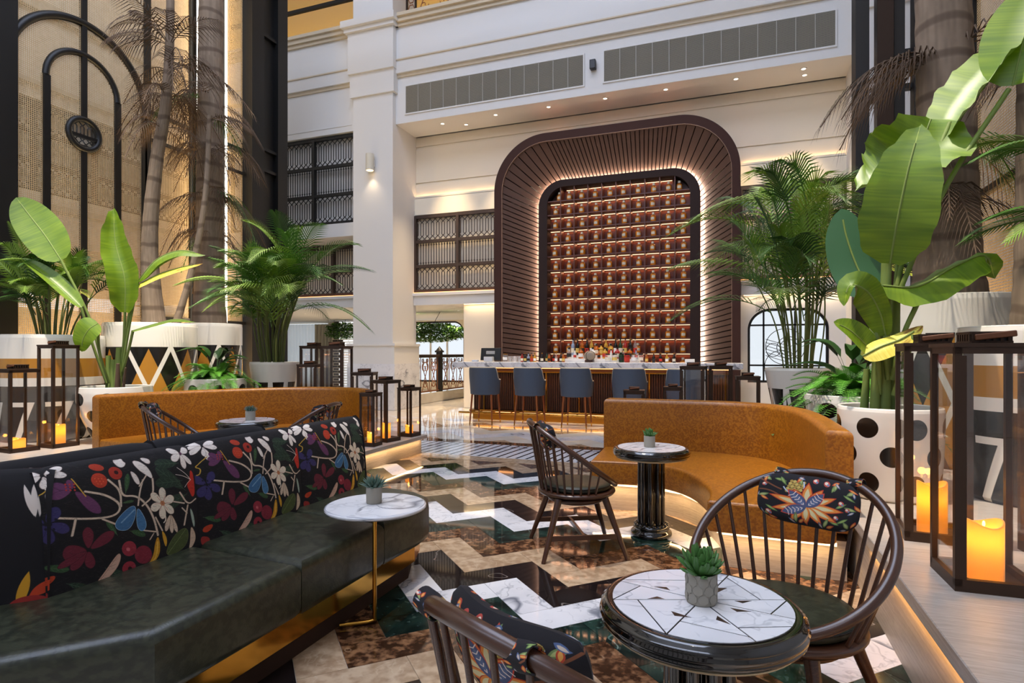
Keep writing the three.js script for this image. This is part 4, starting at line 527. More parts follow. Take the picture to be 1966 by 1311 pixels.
// ------------------------------------------------------------------ floral banquette, back to back
function rollBack(ax, ad, bx, bd, nx, nd, n, u0, u1, ks = 0.72) {       // padded back swept from a to b; n = outward (behind) direction
  const prof = [[0, 0.42], [0.012, 0.55], [0.028, 0.7], [0.045, 0.8], [0.068, 0.87], [0.1, 0.917], [0.135, 0.937], [0.17, 0.933], [0.2, 0.905], [0.215, 0.86], [0.22, 0.4]].map(p => [p[0] * ks, p[1]]); const len = [0]; for (let i = 1; i < prof.length; i++) len.push(len[i - 1] + Math.hypot(prof[i][0] - prof[i - 1][0], prof[i][1] - prof[i - 1][1]));
  const v = [], uv = [], id = [], Lv = len[6]; for (let k = 0; k <= n; k++) { const t = k / n, pin = 0.012 * Math.pow(Math.abs(2 * t - 1), 10); for (let i = 0; i < prof.length; i++) { const o = prof[i][0] + pin * (i < 6 ? 1 : -0.3), y = prof[i][1] - (i > 3 && i < 9 ? pin * 1.2 : 0); v.push(mix(ax, bx, t) + nx * o, y, -(mix(ad, bd, t) + nd * o)); uv.push(mix(u0, u1, t), len[i] / Lv * 0.97); } }
  const m = prof.length; for (let k = 0; k < n; k++) for (let i = 0; i + 1 < m; i++) { const a = k * m + i; id.push(a, a + m, a + 1, a + 1, a + m, a + m + 1); }
  const g = new THREE.BufferGeometry(); g.setAttribute('position', new THREE.Float32BufferAttribute(v, 3)); g.setAttribute('uv', new THREE.Float32BufferAttribute(uv, 2)); g.setIndex(id); g.computeVertexNormals(); return { g, prof };
}
function rollCap(prof, x, d, nx, nd, bulge) { const s = prof.map(p => [x + nx * p[0], p[1], -(d + nd * p[0])]); const c = [x + nx * 0.12, 0.65, -(d + nd * 0.12)], v = []; for (let i = 0; i + 1 < s.length; i++) v.push(...s[i], ...s[i + 1], ...c); const g = new THREE.BufferGeometry(); g.setAttribute('position', new THREE.Float32BufferAttribute(v, 3)); g.computeVertexNormals(); return uvm(g); }
M.blackFabric2 = std({ color: 0x17161a, roughness: 0.95, side: THREE.DoubleSide });
{
  const t = thing('banquette', 'green leather banquette with black floral tapestry back in the foreground', 'banquette', [0, 0, 0]), y0 = 0.2, y1 = 0.452;
  part('seat_cushion', soft([[-1.795, 1.44], [-1.79, 2.15], [-2.5, 2.19], [-2.5, 1.5], [-3.0, 1.0], [-2.45, 0.74]].map(p => p), y0, y1, 0.055, 6), M.olive, t);
  part('seat_cushion', soft([[-1.79, 2.155], [-1.785, 2.815], [-2.5, 2.86], [-2.5, 2.195]], y0, y1, 0.05, 6), M.olive, t);
  part('seat_cushion', soft([[-1.785, 2.82], [-1.77, 3.2], [-1.79, 3.34], [-1.86, 3.46], [-1.98, 3.54], [-2.15, 3.58], [-2.5, 3.6], [-2.5, 2.865]], y0, y1, 0.05, 6), M.olive, t);
  part('brass_band', plan([[-1.83, 1.46], [-1.825, 3.22], [-1.9, 3.42], [-2.1, 3.52], [-2.5, 3.54], [-2.6, 1.5], [-2.9, 1.1], [-2.5, 0.8]], 0.1, 0.205), M.brass, t);
  part('plinth', plan([[-1.862, 1.48], [-1.858, 3.2], [-1.95, 3.4], [-2.5, 3.48], [-2.6, 1.5], [-2.9, 1.1], [-2.52, 0.84]], 0, 0.1), M.barDark, t);
  let p; const seg = [[1.5, 2.19], [2.19, 2.935], [2.935, 3.6]]; seg.forEach(([a, b], i) => { p = rollBack(-2.42, a, -2.42, b, -1, 0, 16, i === 0 ? 0.06 : 0, i === 2 ? 0.9 : 1); part('back_cushion', p.g, M.floral, t); });
  part('back_cushion', rollBack(-2.95, 0.97, -2.42, 1.5, -0.7071, 0.7071, 14, 0, 1).g, M.floral3, t);
  part('back_end', rollCap(p.prof, -2.42, 3.6, -1, 0), M.blackFabric2, t);
  const r = thing('banquette', 'black fabric banquette back with scattered white flowers, directly behind the floral one', 'banquette', [0, 0, 0]);
  const q = [[0.9, 2.2], [2.2, 2.95]]; q.forEach(([a, b], i) => { const k = rollBack(-2.93, b, -2.93, a, 1, 0, 16, 0.1, 0.9, 1); part('back_cushion', k.g, i ? M.blackFabric2 : M.floral2 || M.blackFabric2, r); part('back_end', rollCap(k.prof, -2.93, b, 1, 0), M.blackFabric2, r); });
  part('seat', soft([[-2.9, 0.9], [-2.9, 2.95], [-3.48, 2.95], [-3.48, 0.9]], 0.2, 0.45, 0.035), M.olive, r); part('plinth', span(-2.92, -3.34, 0, 0.2, -0.95, -2.88), M.barDark, r);
}
// ------------------------------------------------------------------ round tables with shard-pattern marble tops
function splitPoly(poly, p, q, g) { const nx = q[1] - p[1], ny = p[0] - q[0], L = Math.hypot(nx, ny), a = nx / L, b = ny / L, c = a * p[0] + b * p[1]; return [clipPoly(poly, a, b, c - g), clipPoly(poly, -a, -b, -c - g)]; }
const RT = 0.248;
const shards = (() => {
  let disc = []; for (let i = 0; i < 56; i++) { const a = i / 56 * Math.PI * 2; disc.push([Math.cos(a), Math.sin(a)]); } const g = 0.009;
  const [B, A] = splitPoly(disc, [1, 0.03], [-1, 0.03], g).sort((u, v) => u.reduce((s, p) => s + p[1], 0) / u.length - v.reduce((s, p) => s + p[1], 0) / v.length); let out = [];
  const cut = (list, p, q, idx) => list.flatMap((poly, i) => { if (idx && !idx.includes(i)) return [poly]; const r = splitPoly(poly, p, q, g).filter(k => k.length > 2 && polyArea(k) > 0.002); return r; });
  let up = cut([A], [-0.85, 0.62], [0.02, 0.03]); up = up.flatMap(poly => { const cx = poly.reduce((s, k) => s + k[0], 0) / poly.length; return cx < -0.45 ? cut([poly], [-0.98, 0.06], [-0.6, 0.44]) : cut([poly], [0.1, 0.1], [0.62, 0.8]).flatMap(k => { const x = k.reduce((s, m) => s + m[0], 0) / k.length; return x > 0.3 ? cut([k], [0.56, 0.75], [0.72, 0.0]) : cut([k], [-0.7, 0.64], [0.25, 0.62]); }); });
  let lo = cut([B], [-0.6, -0.82], [0.02, 0.03]); lo = lo.flatMap(poly => { const cx = poly.reduce((s, k) => s + k[0], 0) / poly.length; return cx < -0.3 ? cut([poly], [-0.72, 0.05], [-0.6, -0.8]) : cut([poly], [0.04, 0.03], [0.92, -0.5]).flatMap(k => { const y = k.reduce((s, m) => s + m[1], 0) / k.length; return y < -0.35 ? cut([k], [0.02, 0.0], [0.26, -1]).flatMap(m => { const x = m.reduce((s, w) => s + w[0], 0) / m.length; return x < 0.1 ? cut([m], [-0.42, -0.5], [0.3, -0.92]) : cut([m], [0.15, -0.68], [0.9, -0.64]); }) : cut([k], [0.98, -0.02], [0.6, -0.42]); }); });
  return [...up, ...lo].filter(p => p.length > 2);
})();
const triG = [[-0.5, 0.05, 0.1, 0], [-0.35, 0.36, 0.1, -0.6], [-0.32, -0.36, 0.12, 2.4], [0.36, 0.3, 0.11, 0.7], [0.5, 0.0, 0.1, 3.14], [0.38, -0.24, 0.11, 2.7], [0.1, -0.5, 0.11, 1.9]];
function inlayTable(label, x, z, r = 0.285, turn = 0) {
  const t = thing('inlay_table', label, 'table', [x, 0, z], turn, 'inlay tables'), k = r / 0.285;
  part('base', lathe([[0, 0], [0.15, 0], [0.155, 0.015], [0.15, 0.035], [0.13, 0.045], [0.128, 0.06], [0.135, 0.065], [0.128, 0.085], [0.11, 0.09], [0, 0.09]], 40), M.lacquer, t);
  const sc = []; for (let i = 0; i < 22; i++) { const a = i / 22 * 6.2832; sc.push(new THREE.SphereGeometry(0.015, 8, 6).scale(1, 0.6, 1).translate(0.118 * Math.cos(a), 0.09, 0.118 * Math.sin(a))); } part('scalloped_ring', sc, M.lacquer, t);
  for (let i = 0; i < 9; i++) { const a = i / 9 * 6.2832; part('column', cyl(0.021, 0.021, 0.49, 0.082 * Math.cos(a), 0.09, 0.082 * Math.sin(a), 12), M.lacquer, t); }
  part('core', cyl(0.035, 0.035, 0.49, 0, 0.09, 0, 12), M.lacquer, t);
  part('underside', lathe([[0, 0.575], [0.2 * k, 0.578], [0.262 * k, 0.592], [0.27 * k, 0.604], [0, 0.604]], 56), M.beigePaint, t);
  const rim = [[0, 0.604], [0.262, 0.604], [0.274, 0.606], [0.282, 0.612], [0.283, 0.618], [0.279, 0.623], [0.2845, 0.628], [0.286, 0.634], [0.281, 0.64], [0.283, 0.645], [0.2815, 0.652], [0.275, 0.656], [0.272, 0.661], [0.266, 0.665], [0.258, 0.6655], [0.252, 0.664], [0, 0.664]].map(p => [p[0] * k, p[1]]); part('rim', lathe(rim, 72), M.lacquer, t);
  const top = part('tabletop', lathe([[0, 0.6635], [0.252 * k, 0.6635], [0.252 * k, 0.6662], [0, 0.6662]], 56), M.lineBlack, t);
  const tm = [M.marble, M.tableTone || M.marble]; shards.forEach((p, i) => part('marble_piece', uvm(slab(p.map(q => [q[0] * RT * k, q[1] * RT * k]), 0.6662, 0.668), i * 0.37, i * 0.21, i % 2 > 0), tm[i % 2], top));
  for (const [a, b, s0, w] of triG) { const s = s0 * 1.25; const q = [[-s * 0.8, 0], [s * 0.8, 0], [s * 0.25, s * 0.55]].map(([u, v]) => [(a + u * Math.cos(w) - v * Math.sin(w)) * RT * k, (b + u * Math.sin(w) + v * Math.cos(w)) * RT * k]); part('triangle_inlay', slab(q, 0.668, 0.6685), M.inlay, top); }
  return t;
}
M.inlay = std({ color: 0x33241d, roughness: 0.3 }); M.marble2 = std({ map: T.white, color: 0xf2f0f2, roughness: 0.15 });
inlayTable('round table with marble shard top in the right foreground', -0.083, -1.79, 0.285, 0.35);
inlayTable('round table with marble shard top in front of the curved sofa', -0.567, -4.6, 0.287, 1.3);
inlayTable('round table with black ridged rim behind the banquettes on the left', -4.84, -4.97, 0.315, 2.2);
{
  const t = thing('side_table', 'small white marble side table on a brass cantilever leg by the banquette', 'side table', [0, 0, 0]);
  part('top', lathe([[0, 0.552], [0.255, 0.552], [0.264, 0.557], [0.266, 0.565], [0.262, 0.573], [0.25, 0.576], [0, 0.576]], 64).translate(-1.775, 0, -2.72), M.counterMarble2 = std({ map: T.grey, roughness: 0.14 }), t);
  part('post', bar([-1.705, 0.02, -2.6], [-1.705, 0.552, -2.6], 0.011, 0.011, 14), M.brass, t);
  part('foot', tube([[-1.705, 0.022, -2.6], [-1.73, 0.014, -2.585], [-1.82, 0.013, -2.52], [-1.845, 0.013, -2.5]], 0.011, 20, 10), M.brass, t); part('mount_plate', cyl(0.06, 0.06, 0.008, -1.72, 0.544, -2.62, 24), M.brass, t);
}
// ------------------------------------------------------------------ potted succulents
function succulent(label, x, y, z, kind, s = 1, potH = 0.085, potR = 0.042) {
  const t = thing('potted_succulent', label, 'plant', [x, y, z]), r = rng(Math.floor(Math.abs(x * 977 + z * 331)) + 3);
  const pot = part('pot', lathe([[0, 0], [potR * 0.93, 0], [potR * 0.97, 0.004], [potR, potH * 0.5], [potR, potH - 0.002], [potR - 0.002, potH], [potR - 0.006, potH], [potR - 0.007, potH - 0.012], [0, potH - 0.012]], 32), M.concrete, t);
  if (kind === 'near') { const g = []; for (let k = 0; k < 3; k++) for (let i = 0; i < 9; i++) { const a = (i + k * 0.5) / 9 * 6.2832; g.push(new THREE.CylinderGeometry(0.0135, 0.0145, 0.0022, 7).rotateZ(Math.PI / 2).rotateY(-a).translate((potR - 0.0005) * Math.cos(a), 0.02 + k * 0.024, (potR - 0.0005) * Math.sin(a))); } part('embossed_scales', g, M.concrete, pot); }
  part('soil', cyl(potR - 0.007, potR - 0.007, 0.006, 0, potH - 0.014, 0, 20), M.soil, t);
  const leafG = (L, w, up, bend) => { const P = [], rr = kind === 'spiky' ? [0.45, 0.85, 1, 0.85, 0.5, 0.06] : [0.5, 0.6, 0.85, 1, 0.95, 0.35]; const v = [], id = [], n = 6, m = 7; for (let i = 0; i < n; i++) { const q = i / (n - 1), el = up - bend * q, d = L * q; const x0 = d * Math.cos(up - bend * q * 0.5), y0 = d * Math.sin(up - bend * q * 0.5); for (let j = 0; j < m; j++) { const a = j / m * 6.2832, rw = w * rr[i]; v.push(x0 - Math.sin(el) * rw * 0.45 * Math.cos(a), y0 + Math.cos(el) * rw * 0.45 * Math.cos(a), rw * Math.sin(a)); } } for (let i = 0; i + 1 < n; i++) for (let j = 0; j < m; j++) { const a = i * m + j, b = i * m + (j + 1) % m; id.push(a, a + m, b, b, a + m, b + m); } const g = new THREE.BufferGeometry(); g.setAttribute('position', new THREE.Float32BufferAttribute(v, 3)); g.setIndex(id); g.computeVertexNormals(); return g; };
  const N = kind === 'spiky' ? 46 : 64; for (let i = 0; i < N; i++) { const q = i / N, a = i * 2.39996 + r() * 0.3, up = kind === 'spiky' ? mix(0.35, 1.45, q) : mix(0.3, 1.5, Math.pow(q, 0.7)) + (r() - 0.5) * 0.3, L = (kind === 'spiky' ? mix(0.062, 0.07, r()) : mix(0.036, 0.07, r()) * (1 + 0.15 * q)) * s, w = (kind === 'spiky' ? 0.0085 : 0.0085) * s; part('leaf', leafG(L, w, up, kind === 'spiky' ? 0.1 : -0.15).rotateY(a).translate(0.01 * Math.cos(a), potH - 0.012, -0.01 * Math.sin(a)), kind === 'spiky' ? M.succulentGrey : M.succulent, t); }
  return t;
}
succulent('green fleshy succulent in a scale-embossed concrete pot on the near inlay table', -0.079, 0.668, -1.785, 'near', 1.2, 0.085, 0.043);
succulent('small green succulent in a concrete pot on the table by the curved sofa', -0.58, 0.668, -4.6, 'mid', 0.95);
succulent('tiny spiky succulent in a pale pot on the table behind the banquettes', -4.8, 0.668, -4.97, 'spiky', 1.1, 0.1, 0.05);
succulent('grey-green spiky succulent in a two-tone pot on the marble side table', -1.8, 0.576, -2.74, 'spiky', 1.15, 0.088, 0.042);
// ------------------------------------------------------------------ hoop-back chairs
const pillowTex = canvasTex(768, 448, (c, W, H) => {
  c.fillStyle = '#19171c'; c.fillRect(0, 0, W, H);
  const pet = (x, y, a, L, w, col, inn) => { c.save(); c.translate(x, y); c.rotate(a); c.beginPath(); c.moveTo(0, 0); c.quadraticCurveTo(L * 0.4, -w * 1.3, L, 0); c.quadraticCurveTo(L * 0.4, w * 1.3, 0, 0); c.fillStyle = col; c.fill(); if (inn) { c.beginPath(); c.moveTo(L * 0.12, 0); c.quadraticCurveTo(L * 0.4, -w * 0.75, L * 0.8, 0); c.quadraticCurveTo(L * 0.4, w * 0.75, L * 0.12, 0); c.fillStyle = inn; c.fill(); } c.restore(); };
  c.strokeStyle = '#7a4a30'; c.lineWidth = 13; c.beginPath(); c.moveTo(0, 40); c.quadraticCurveTo(90, 130, 190, 160); c.stroke(); c.beginPath(); c.moveTo(20, 180); c.quadraticCurveTo(110, 170, 180, 220); c.stroke();
  for (const [x, y, a] of [[120, 60, 0.2], [160, 40, 0.9], [600, 250, -0.6], [650, 120, 0.4], [560, 120, -1.2], [700, 330, 2.6], [80, 330, 0.4], [640, 390, -2.8]]) pet(x, y, a, 100, 20, '#5c7a44', '#93a860');
  for (let i = 0; i < 22; i++) { c.fillStyle = i % 2 ? '#c8b060' : '#a88a44'; c.beginPath(); c.arc(250 + (i % 5) * 24 - Math.floor(i / 5) * 6, 70 + Math.floor(i / 5) * 24, 13, 0, 7); c.fill(); }
  c.strokeStyle = '#b9c6d8'; c.lineWidth = 10; c.beginPath(); c.moveTo(200, 130); c.quadraticCurveTo(230, 190, 330, 200); c.stroke(); c.beginPath(); c.moveTo(340, 60); c.quadraticCurveTo(360, 120, 345, 190); c.stroke();
  c.save(); c.translate(380, 250); c.scale(1.22, 1.12); c.translate(-380, -265); const X = 380, Y = 285; for (const [a, L, w] of [[3.35, 235, 46], [2.85, 220, 44], [-0.5, 210, 44], [0.0, 235, 46], [0.42, 220, 42], [-2.2, 150, 50], [-1.57, 190, 52], [-1.0, 180, 48], [0.9, 170, 42], [2.2, 170, 42], [1.57, 150, 44]]) { pet(X, Y, a, L, w, '#b5381f', null); pet(X, Y, a, L * 0.93, w * 0.85, '#e08a3c', '#dccf9e'); }
  for (const a of [-2.35, -0.9, 2.7]) { pet(X, Y + 10, a, 170, 62, '#cf4a3a', null); pet(X, Y + 10, a, 160, 56, '#4c587a', '#5d6b8e'); c.strokeStyle = '#e6d8d0'; c.lineWidth = 5; for (let k = 1; k < 6; k++) { const d = 24 * k; for (const s of [-1, 1]) { c.beginPath(); c.moveTo(X + Math.cos(a) * d, Y + 10 + Math.sin(a) * d); c.lineTo(X + Math.cos(a + s * 0.25) * (d + 14), Y + 10 + Math.sin(a + s * 0.25) * (d + 14)); c.stroke(); } } }
  c.restore(); for (const [x, y, a] of [[30, 30, 0.6], [740, 60, 2.4], [20, 250, -0.4], [750, 250, 3.4], [60, 430, -0.8], [300, 430, -1.5], [520, 430, -1.2], [720, 430, -2.2], [300, 15, 1.2], [600, 20, 1.8]]) { pet(x, y, a, 90, 24, '#6d8450', '#a8b070'); pet(x + 20, y, a + 0.8, 70, 22, '#b8452c', '#e0a050'); pet(x - 10, y + 10, a - 0.9, 60, 18, '#4c5f86', '#c8b8a8'); } for (const [x, y, q] of [[640, 200, 22], [690, 250, 18], [610, 330, 20], [60, 120, 20], [100, 390, 24], [520, 50, 26], [430, 40, 24]]) { c.fillStyle = '#b84a3e'; c.beginPath(); c.arc(x, y, q, 0, 7); c.fill(); c.fillStyle = '#e2d3c0'; c.beginPath(); c.arc(x - 4, y - 4, q * 0.55, 0, 7); c.fill(); c.fillStyle = '#6f86a8'; c.beginPath(); c.arc(x + 10, y + 8, q * 0.4, 0, 7); c.fill(); }
});
M.pillow = std({ map: pillowTex, roughness: 0.9, bumpMap: T.fabricbump, bumpScale: 0.0004 });
const hoopPt = a => V(0.34 * Math.cos(a), 0.68 + 0.22 * Math.sin(a), -0.30 * Math.sin(a));
function hoopChair(label, x, z, ph) {
  const t = thing('hoop_chair', label, 'chair', [x, 0, z], -ph, 'hoop chairs'), P = []; for (let i = 0; i < 48; i++) P.push(hoopPt(i / 48 * Math.PI * 2));
  part('hoop_rail', tube(P, 0.0185, 120, 12, true), M.chairwood, t);
  const zc = 0.035; part('seat_ring', lathe([[0, 0.395], [0.22, 0.395], [0.262, 0.405], [0.272, 0.418], [0.27, 0.43], [0.25, 0.436], [0, 0.436]], 48).translate(0, 0, zc), M.chairwood, t);
  part('apron', lathe([[0.0, 0.345], [0.17, 0.345], [0.2, 0.36], [0.215, 0.396], [0, 0.396]], 40).translate(0, 0, zc), M.chairwood, t);
  const cu = part('seat_cushion', lathe([[0, 0.436], [0.228, 0.437], [0.238, 0.447], [0.24, 0.462], [0.232, 0.476], [0.2, 0.483], [0, 0.486]], 48).translate(0, 0, zc), M.olive, t); part('piping', new THREE.TorusGeometry(0.2395, 0.004, 6, 56).rotateX(Math.PI / 2).translate(0, 0.468, zc), M.black, cu);
  const n = 19; for (let i = 0; i < n; i++) { const a = mix(-0.42, Math.PI + 0.42, i / (n - 1)), h = hoopPt(a), sa = mix(-0.3, Math.PI + 0.3, i / (n - 1)), s = V(0.25 * Math.cos(sa), 0.428, zc - 0.25 * Math.sin(sa)); if (h.distanceTo(s) < 0.05) continue; part('spindle', bar(s, h, 0.0082, 0.0068, 8), M.chairwood, t); }
  const legs = {}; for (const sx of [-1, 1]) for (const sz of [-1, 1]) { const a = V(sx * 0.165, 0.39, zc + sz * 0.16), b = V(sx * 0.275, 0, zc + sz * 0.285); legs[sx + ',' + sz] = [a, b]; part('leg', bar(b, a, 0.0145, 0.025, 12), M.chairwood, t); }
  for (const sx of [-1, 1]) { const f = legs[sx + ',1'], k = legs[sx + ',-1'], q = 0.62; part('stretcher', beam(f[0].clone().lerp(f[1], q).toArray(), k[0].clone().lerp(k[1], q).toArray(), 0.016, 0.032), M.chairwood, t); }
  part('cross_stretcher', beam([-0.235, 0.15, zc], [0.235, 0.15, zc], 0.03, 0.018), M.chairwood, t);
  // head pillow strapped to the rail
  const g = new THREE.BufferGeometry(), v = [], uv = [], id = [], nu = 28, nv = 14; for (const side of [1, -1]) { const o = v.length / 3; for (let j = 0; j <= nv; j++) for (let i = 0; i <= nu; i++) { const u = i / nu * 2 - 1, w = j / nv * 2 - 1, sq = Math.pow(Math.pow(Math.abs(u), 5) + Math.pow(Math.abs(w), 3.2), 1) , th = 0.034 * Math.pow(Math.max(0, 1 - Math.pow(Math.abs(u), 6)) * Math.max(0, 1 - Math.pow(Math.abs(w), 3)), 0.42) * side; const sh = 1 - 0.1 * w * w * w * w, sv = 1 - 0.28 * Math.pow(Math.abs(u), 5); v.push(u * 0.19 * sh, w * 0.095 * sv, th - 0.045 * u * u * -1); uv.push(i / nu, j / nv); } for (let j = 0; j < nv; j++) for (let i = 0; i < nu; i++) { const a = o + j * (nu + 1) + i, b = a + nu + 1; side > 0 ? id.push(a, a + 1, b, a + 1, b + 1, b) : id.push(a, b, a + 1, a + 1, b, b + 1); } }
  g.setAttribute('position', new THREE.Float32BufferAttribute(v, 3)); g.setAttribute('uv', new THREE.Float32BufferAttribute(uv, 2)); g.setIndex(id); g.computeVertexNormals(); g.rotateX(-0.24).translate(0, 0.805, -0.205); const pl = part('head_pillow', g, M.pillow, t);
  for (const s of [-1, 1]) { const a = Math.PI / 2 + s * 0.42, h = hoopPt(a); const gg = new THREE.TorusGeometry(0.022, 0.0035, 6, 18).scale(1, 1, 9).rotateY(Math.PI / 2).rotateY(-s * 0.0).rotateZ(-s * 0.18).translate(h.x, h.y, h.z); part('strap', gg, M.pillow, pl); }
  return t;
}
hoopChair('wooden hoop chair with floral pillow facing the near table on the right', 0.193, -2.382, 0.5);
hoopChair('wooden hoop chair seen from the side on the zigzag floor, before the curved sofa', -1.055, -4.08, 4.24);
hoopChair('wooden hoop chair cut off by the bottom edge, its back to the viewer', -0.311, -1.231, 3.635);
hoopChair('hoop chair at the left of the table behind the banquettes', -5.081, -4.308, 3.9);
hoopChair('hoop chair at the right of the table behind the banquettes', -3.815, -4.647, 1.388);
// ------------------------------------------------------------------ lanterns and candles
const lanternGeo = {};
function lantern(label, x, y, z, s, h, turn, candleH, candleLabel, glow = 1) {
  const t = thing('lantern', label, 'lantern', [x, y, z], turn, 'glass lanterns'), p = Math.max(0.018, s * 0.085), a = s / 2 - p / 2, ht = h - 0.055 * (s / 0.3) - 0.0;
  part('base', [box(s, 0.02, s, 0, 0.01, 0), box(s, 0.03, p, 0, 0.035, a), box(s, 0.03, p, 0, 0.035, -a), box(p, 0.03, s, a, 0.035, 0), box(p, 0.03, s, -a, 0.035, 0)], M.lantern, t);
  for (const sx of [-1, 1]) for (const sz of [-1, 1]) part('post', box(p, ht - 0.03, p, sx * a, 0.02 + (ht - 0.03) / 2, sz * a), M.lantern, t);
  part('roof', [box(s * 1.03, 0.016, s * 1.03, 0, ht - 0.002, 0), box(s, 0.03, p, 0, ht - 0.022, a), box(s, 0.03, p, 0, ht - 0.022, -a), box(p, 0.03, s, a, ht - 0.022, 0), box(p, 0.03, s, -a, ht - 0.022, 0)], M.lantern, t);
  for (let k = 0; k < 4; k++) { const g = part('glass_pane', new THREE.BoxGeometry(s - 2 * p, ht - 0.08, 0.004).translate(0, 0.05 + (ht - 0.08) / 2, a).rotateY(k * Math.PI / 2), M.glass, t); if (k === 0) part('door_frame', [box(p * 0.6, ht - 0.09, p * 0.7, -(s / 2 - p * 1.3), ht / 2, a + p * 0.12), box(p * 0.6, ht - 0.09, p * 0.7, s / 2 - p * 1.3, ht / 2, a + p * 0.12)], M.lantern, t); }
  const v = s * 0.5, vh = h - ht - 0.004, vent = []; vent.push(box(v, vh * 0.2, v, 0, ht + 0.006 + vh * 0.1, 0), box(v, vh * 0.22, v, 0, h - vh * 0.11, 0)); for (let i = 0; i < 6; i++) for (const [qx, qz] of [[1, 0], [0, 1]]) for (const sg of [-1, 1]) { const o = -v / 2 + (i + 0.5) * v / 6; vent.push(qx ? box(v * 0.07, vh, v * 0.04, o, ht + vh / 2, sg * v * 0.48) : box(v * 0.04, vh, v * 0.07, sg * v * 0.48, ht + vh / 2, o)); }
  part('vent_cap', vent, M.lantern, t); part('vent_core', box(v * 0.85, vh * 0.9, v * 0.85, 0, ht + vh / 2, 0), M.steel, t);
  part('handle', rbox(v * 0.95, vh * 0.5, 0.014, 0.005, 0, 0, 0).rotateZ(0.12).translate(v * 0.08, ht + vh * 0.75, v * 0.56), M.leatherHandle, t);
  if (candleH) {
    const r = Math.min(0.07, s * 0.235), c = thing('candle', candleLabel, 'candle', [x, y + 0.021, z], turn + 0.5, 'lit pillar candles');
    const g = lathe([[0, 0], [r, 0], [r, candleH * 0.3], [r, candleH * 0.7], [r, candleH], [r * 0.9, candleH + 0.002], [r * 0.82, candleH - 0.012], [r * 0.4, candleH - 0.03], [0, candleH - 0.032]], 36), P = g.attributes.position; for (let i = 0; i < P.count; i++) if (P.getY(i) > candleH - 0.014) { const rr = Math.hypot(P.getX(i), P.getZ(i)) / r; P.setY(i, P.getY(i) + 0.014 * rr * Math.sin(Math.atan2(P.getZ(i), P.getX(i)) * 2 + 1)); } g.computeVertexNormals();
    part('wax', g, M.candle, c); part('flame', new THREE.SphereGeometry(0.006, 10, 8).scale(1, 2.2, 1).translate(0, candleH - 0.008, 0), M.flame, c);
    const l = new THREE.PointLight(0xffa840, 0.05 * glow, 4, 2); l.position.set(x, y + 0.021 + candleH + 0.02, z); l.castShadow = true; scene.add(l); const li = new THREE.PointLight(0xffc458, 0.075 * glow, 4, 2); li.position.set(x, y + 0.021 + candleH * 0.72, z); li.castShadow = true; scene.add(li);
  }
  return t;
}
lantern('tall brown lantern nearest the viewer on the right platform', 1.005, 0.41, -3.05, 0.3, 1.06, 0.02, 0.235, 'amber pillar candle in the nearest right lantern');
lantern('tall brown lantern second from the viewer on the right platform', 1.0, 0.41, -3.72, 0.29, 1.07, -0.08, 0.26, 'amber pillar candle in the second right lantern');
lantern('tall brown lantern at the right edge, behind the nearest one', 1.5, 0.41, -3.5, 0.3, 1.06, 0.1, 0.24, 'amber candle cut by the right edge of the picture');
lantern('tall brown lantern left of the dotted pot', -7.655, 0.25, -4.86, 0.3, 1.28, -0.03, 0.24, 'amber candle in the tall lantern left of the dotted pot');
lantern('shorter brown lantern at the far left', -7.735, 0.25, -4.47, 0.3, 1.0, -0.08, 0.12, 'short amber candle in the shorter far-left lantern');
lantern('tall lantern cut by the left edge of the picture', -7.95, 0.25, -4.12, 0.3, 1.28, 0, 0, '');
lantern('low lantern at the corner of the left platform, nearest the aisle', -4.13, 0.25, -7.14, 0.23, 0.7, -0.1, 0.12, 'short amber candle in the low corner lantern', 0.7);
lantern('lantern second from the aisle on the left platform', -4.18, 0.25, -6.63, 0.27, 0.83, -0.15, 0.2, 'amber candle in the lantern second from the aisle', 0.7);
lantern('narrow lantern beside the end of the left tan sofa', -4.13, 0.25, -6.22, 0.2, 0.68, 0.05, 0.14, 'amber candle in the narrow lantern by the left sofa end', 0.7);
lantern('low lantern right behind the end of the left tan sofa', -4.72, 0.25, -6.95, 0.3, 0.92, 0.35, 0, '');
lantern('tallest lantern behind the left tan sofa, right of the striped pot', -5.3, 0.25, -7.12, 0.34, 1.29, 0.2, 0, '');
lantern('tall lantern standing behind the tallest one near the striped pot', -5.92, 0.25, -7.4, 0.3, 1.29, 0.1, 0, '');
lantern('middle height lantern between the striped pot and the tall lanterns', -5.62, 0.25, -6.95, 0.28, 1.02, 0.25, 0, '');
lantern('lowest lantern behind the curved sofa, in front of a stool', -1.0, 0.41, -6.62, 0.22, 0.6, 0.1, 0, '');
lantern('low lantern behind the curved sofa, in front of the rightmost stool', -0.62, 0.41, -7.0, 0.2, 0.62, 0.05, 0, '');
lantern('tall lantern behind the curved sofa overlapping the bar counter', -0.42, 0.41, -7.5, 0.28, 0.86, -0.1, 0, '');
lantern('twin of the tall lantern, just to its right behind the curved sofa', -0.12, 0.41, -7.72, 0.26, 0.86, 0.1, 0, '');
lantern('lantern behind the curved sofa in front of the arched window', 0.18, 0.41, -7.3, 0.25, 0.75, 0.05, 0, '');
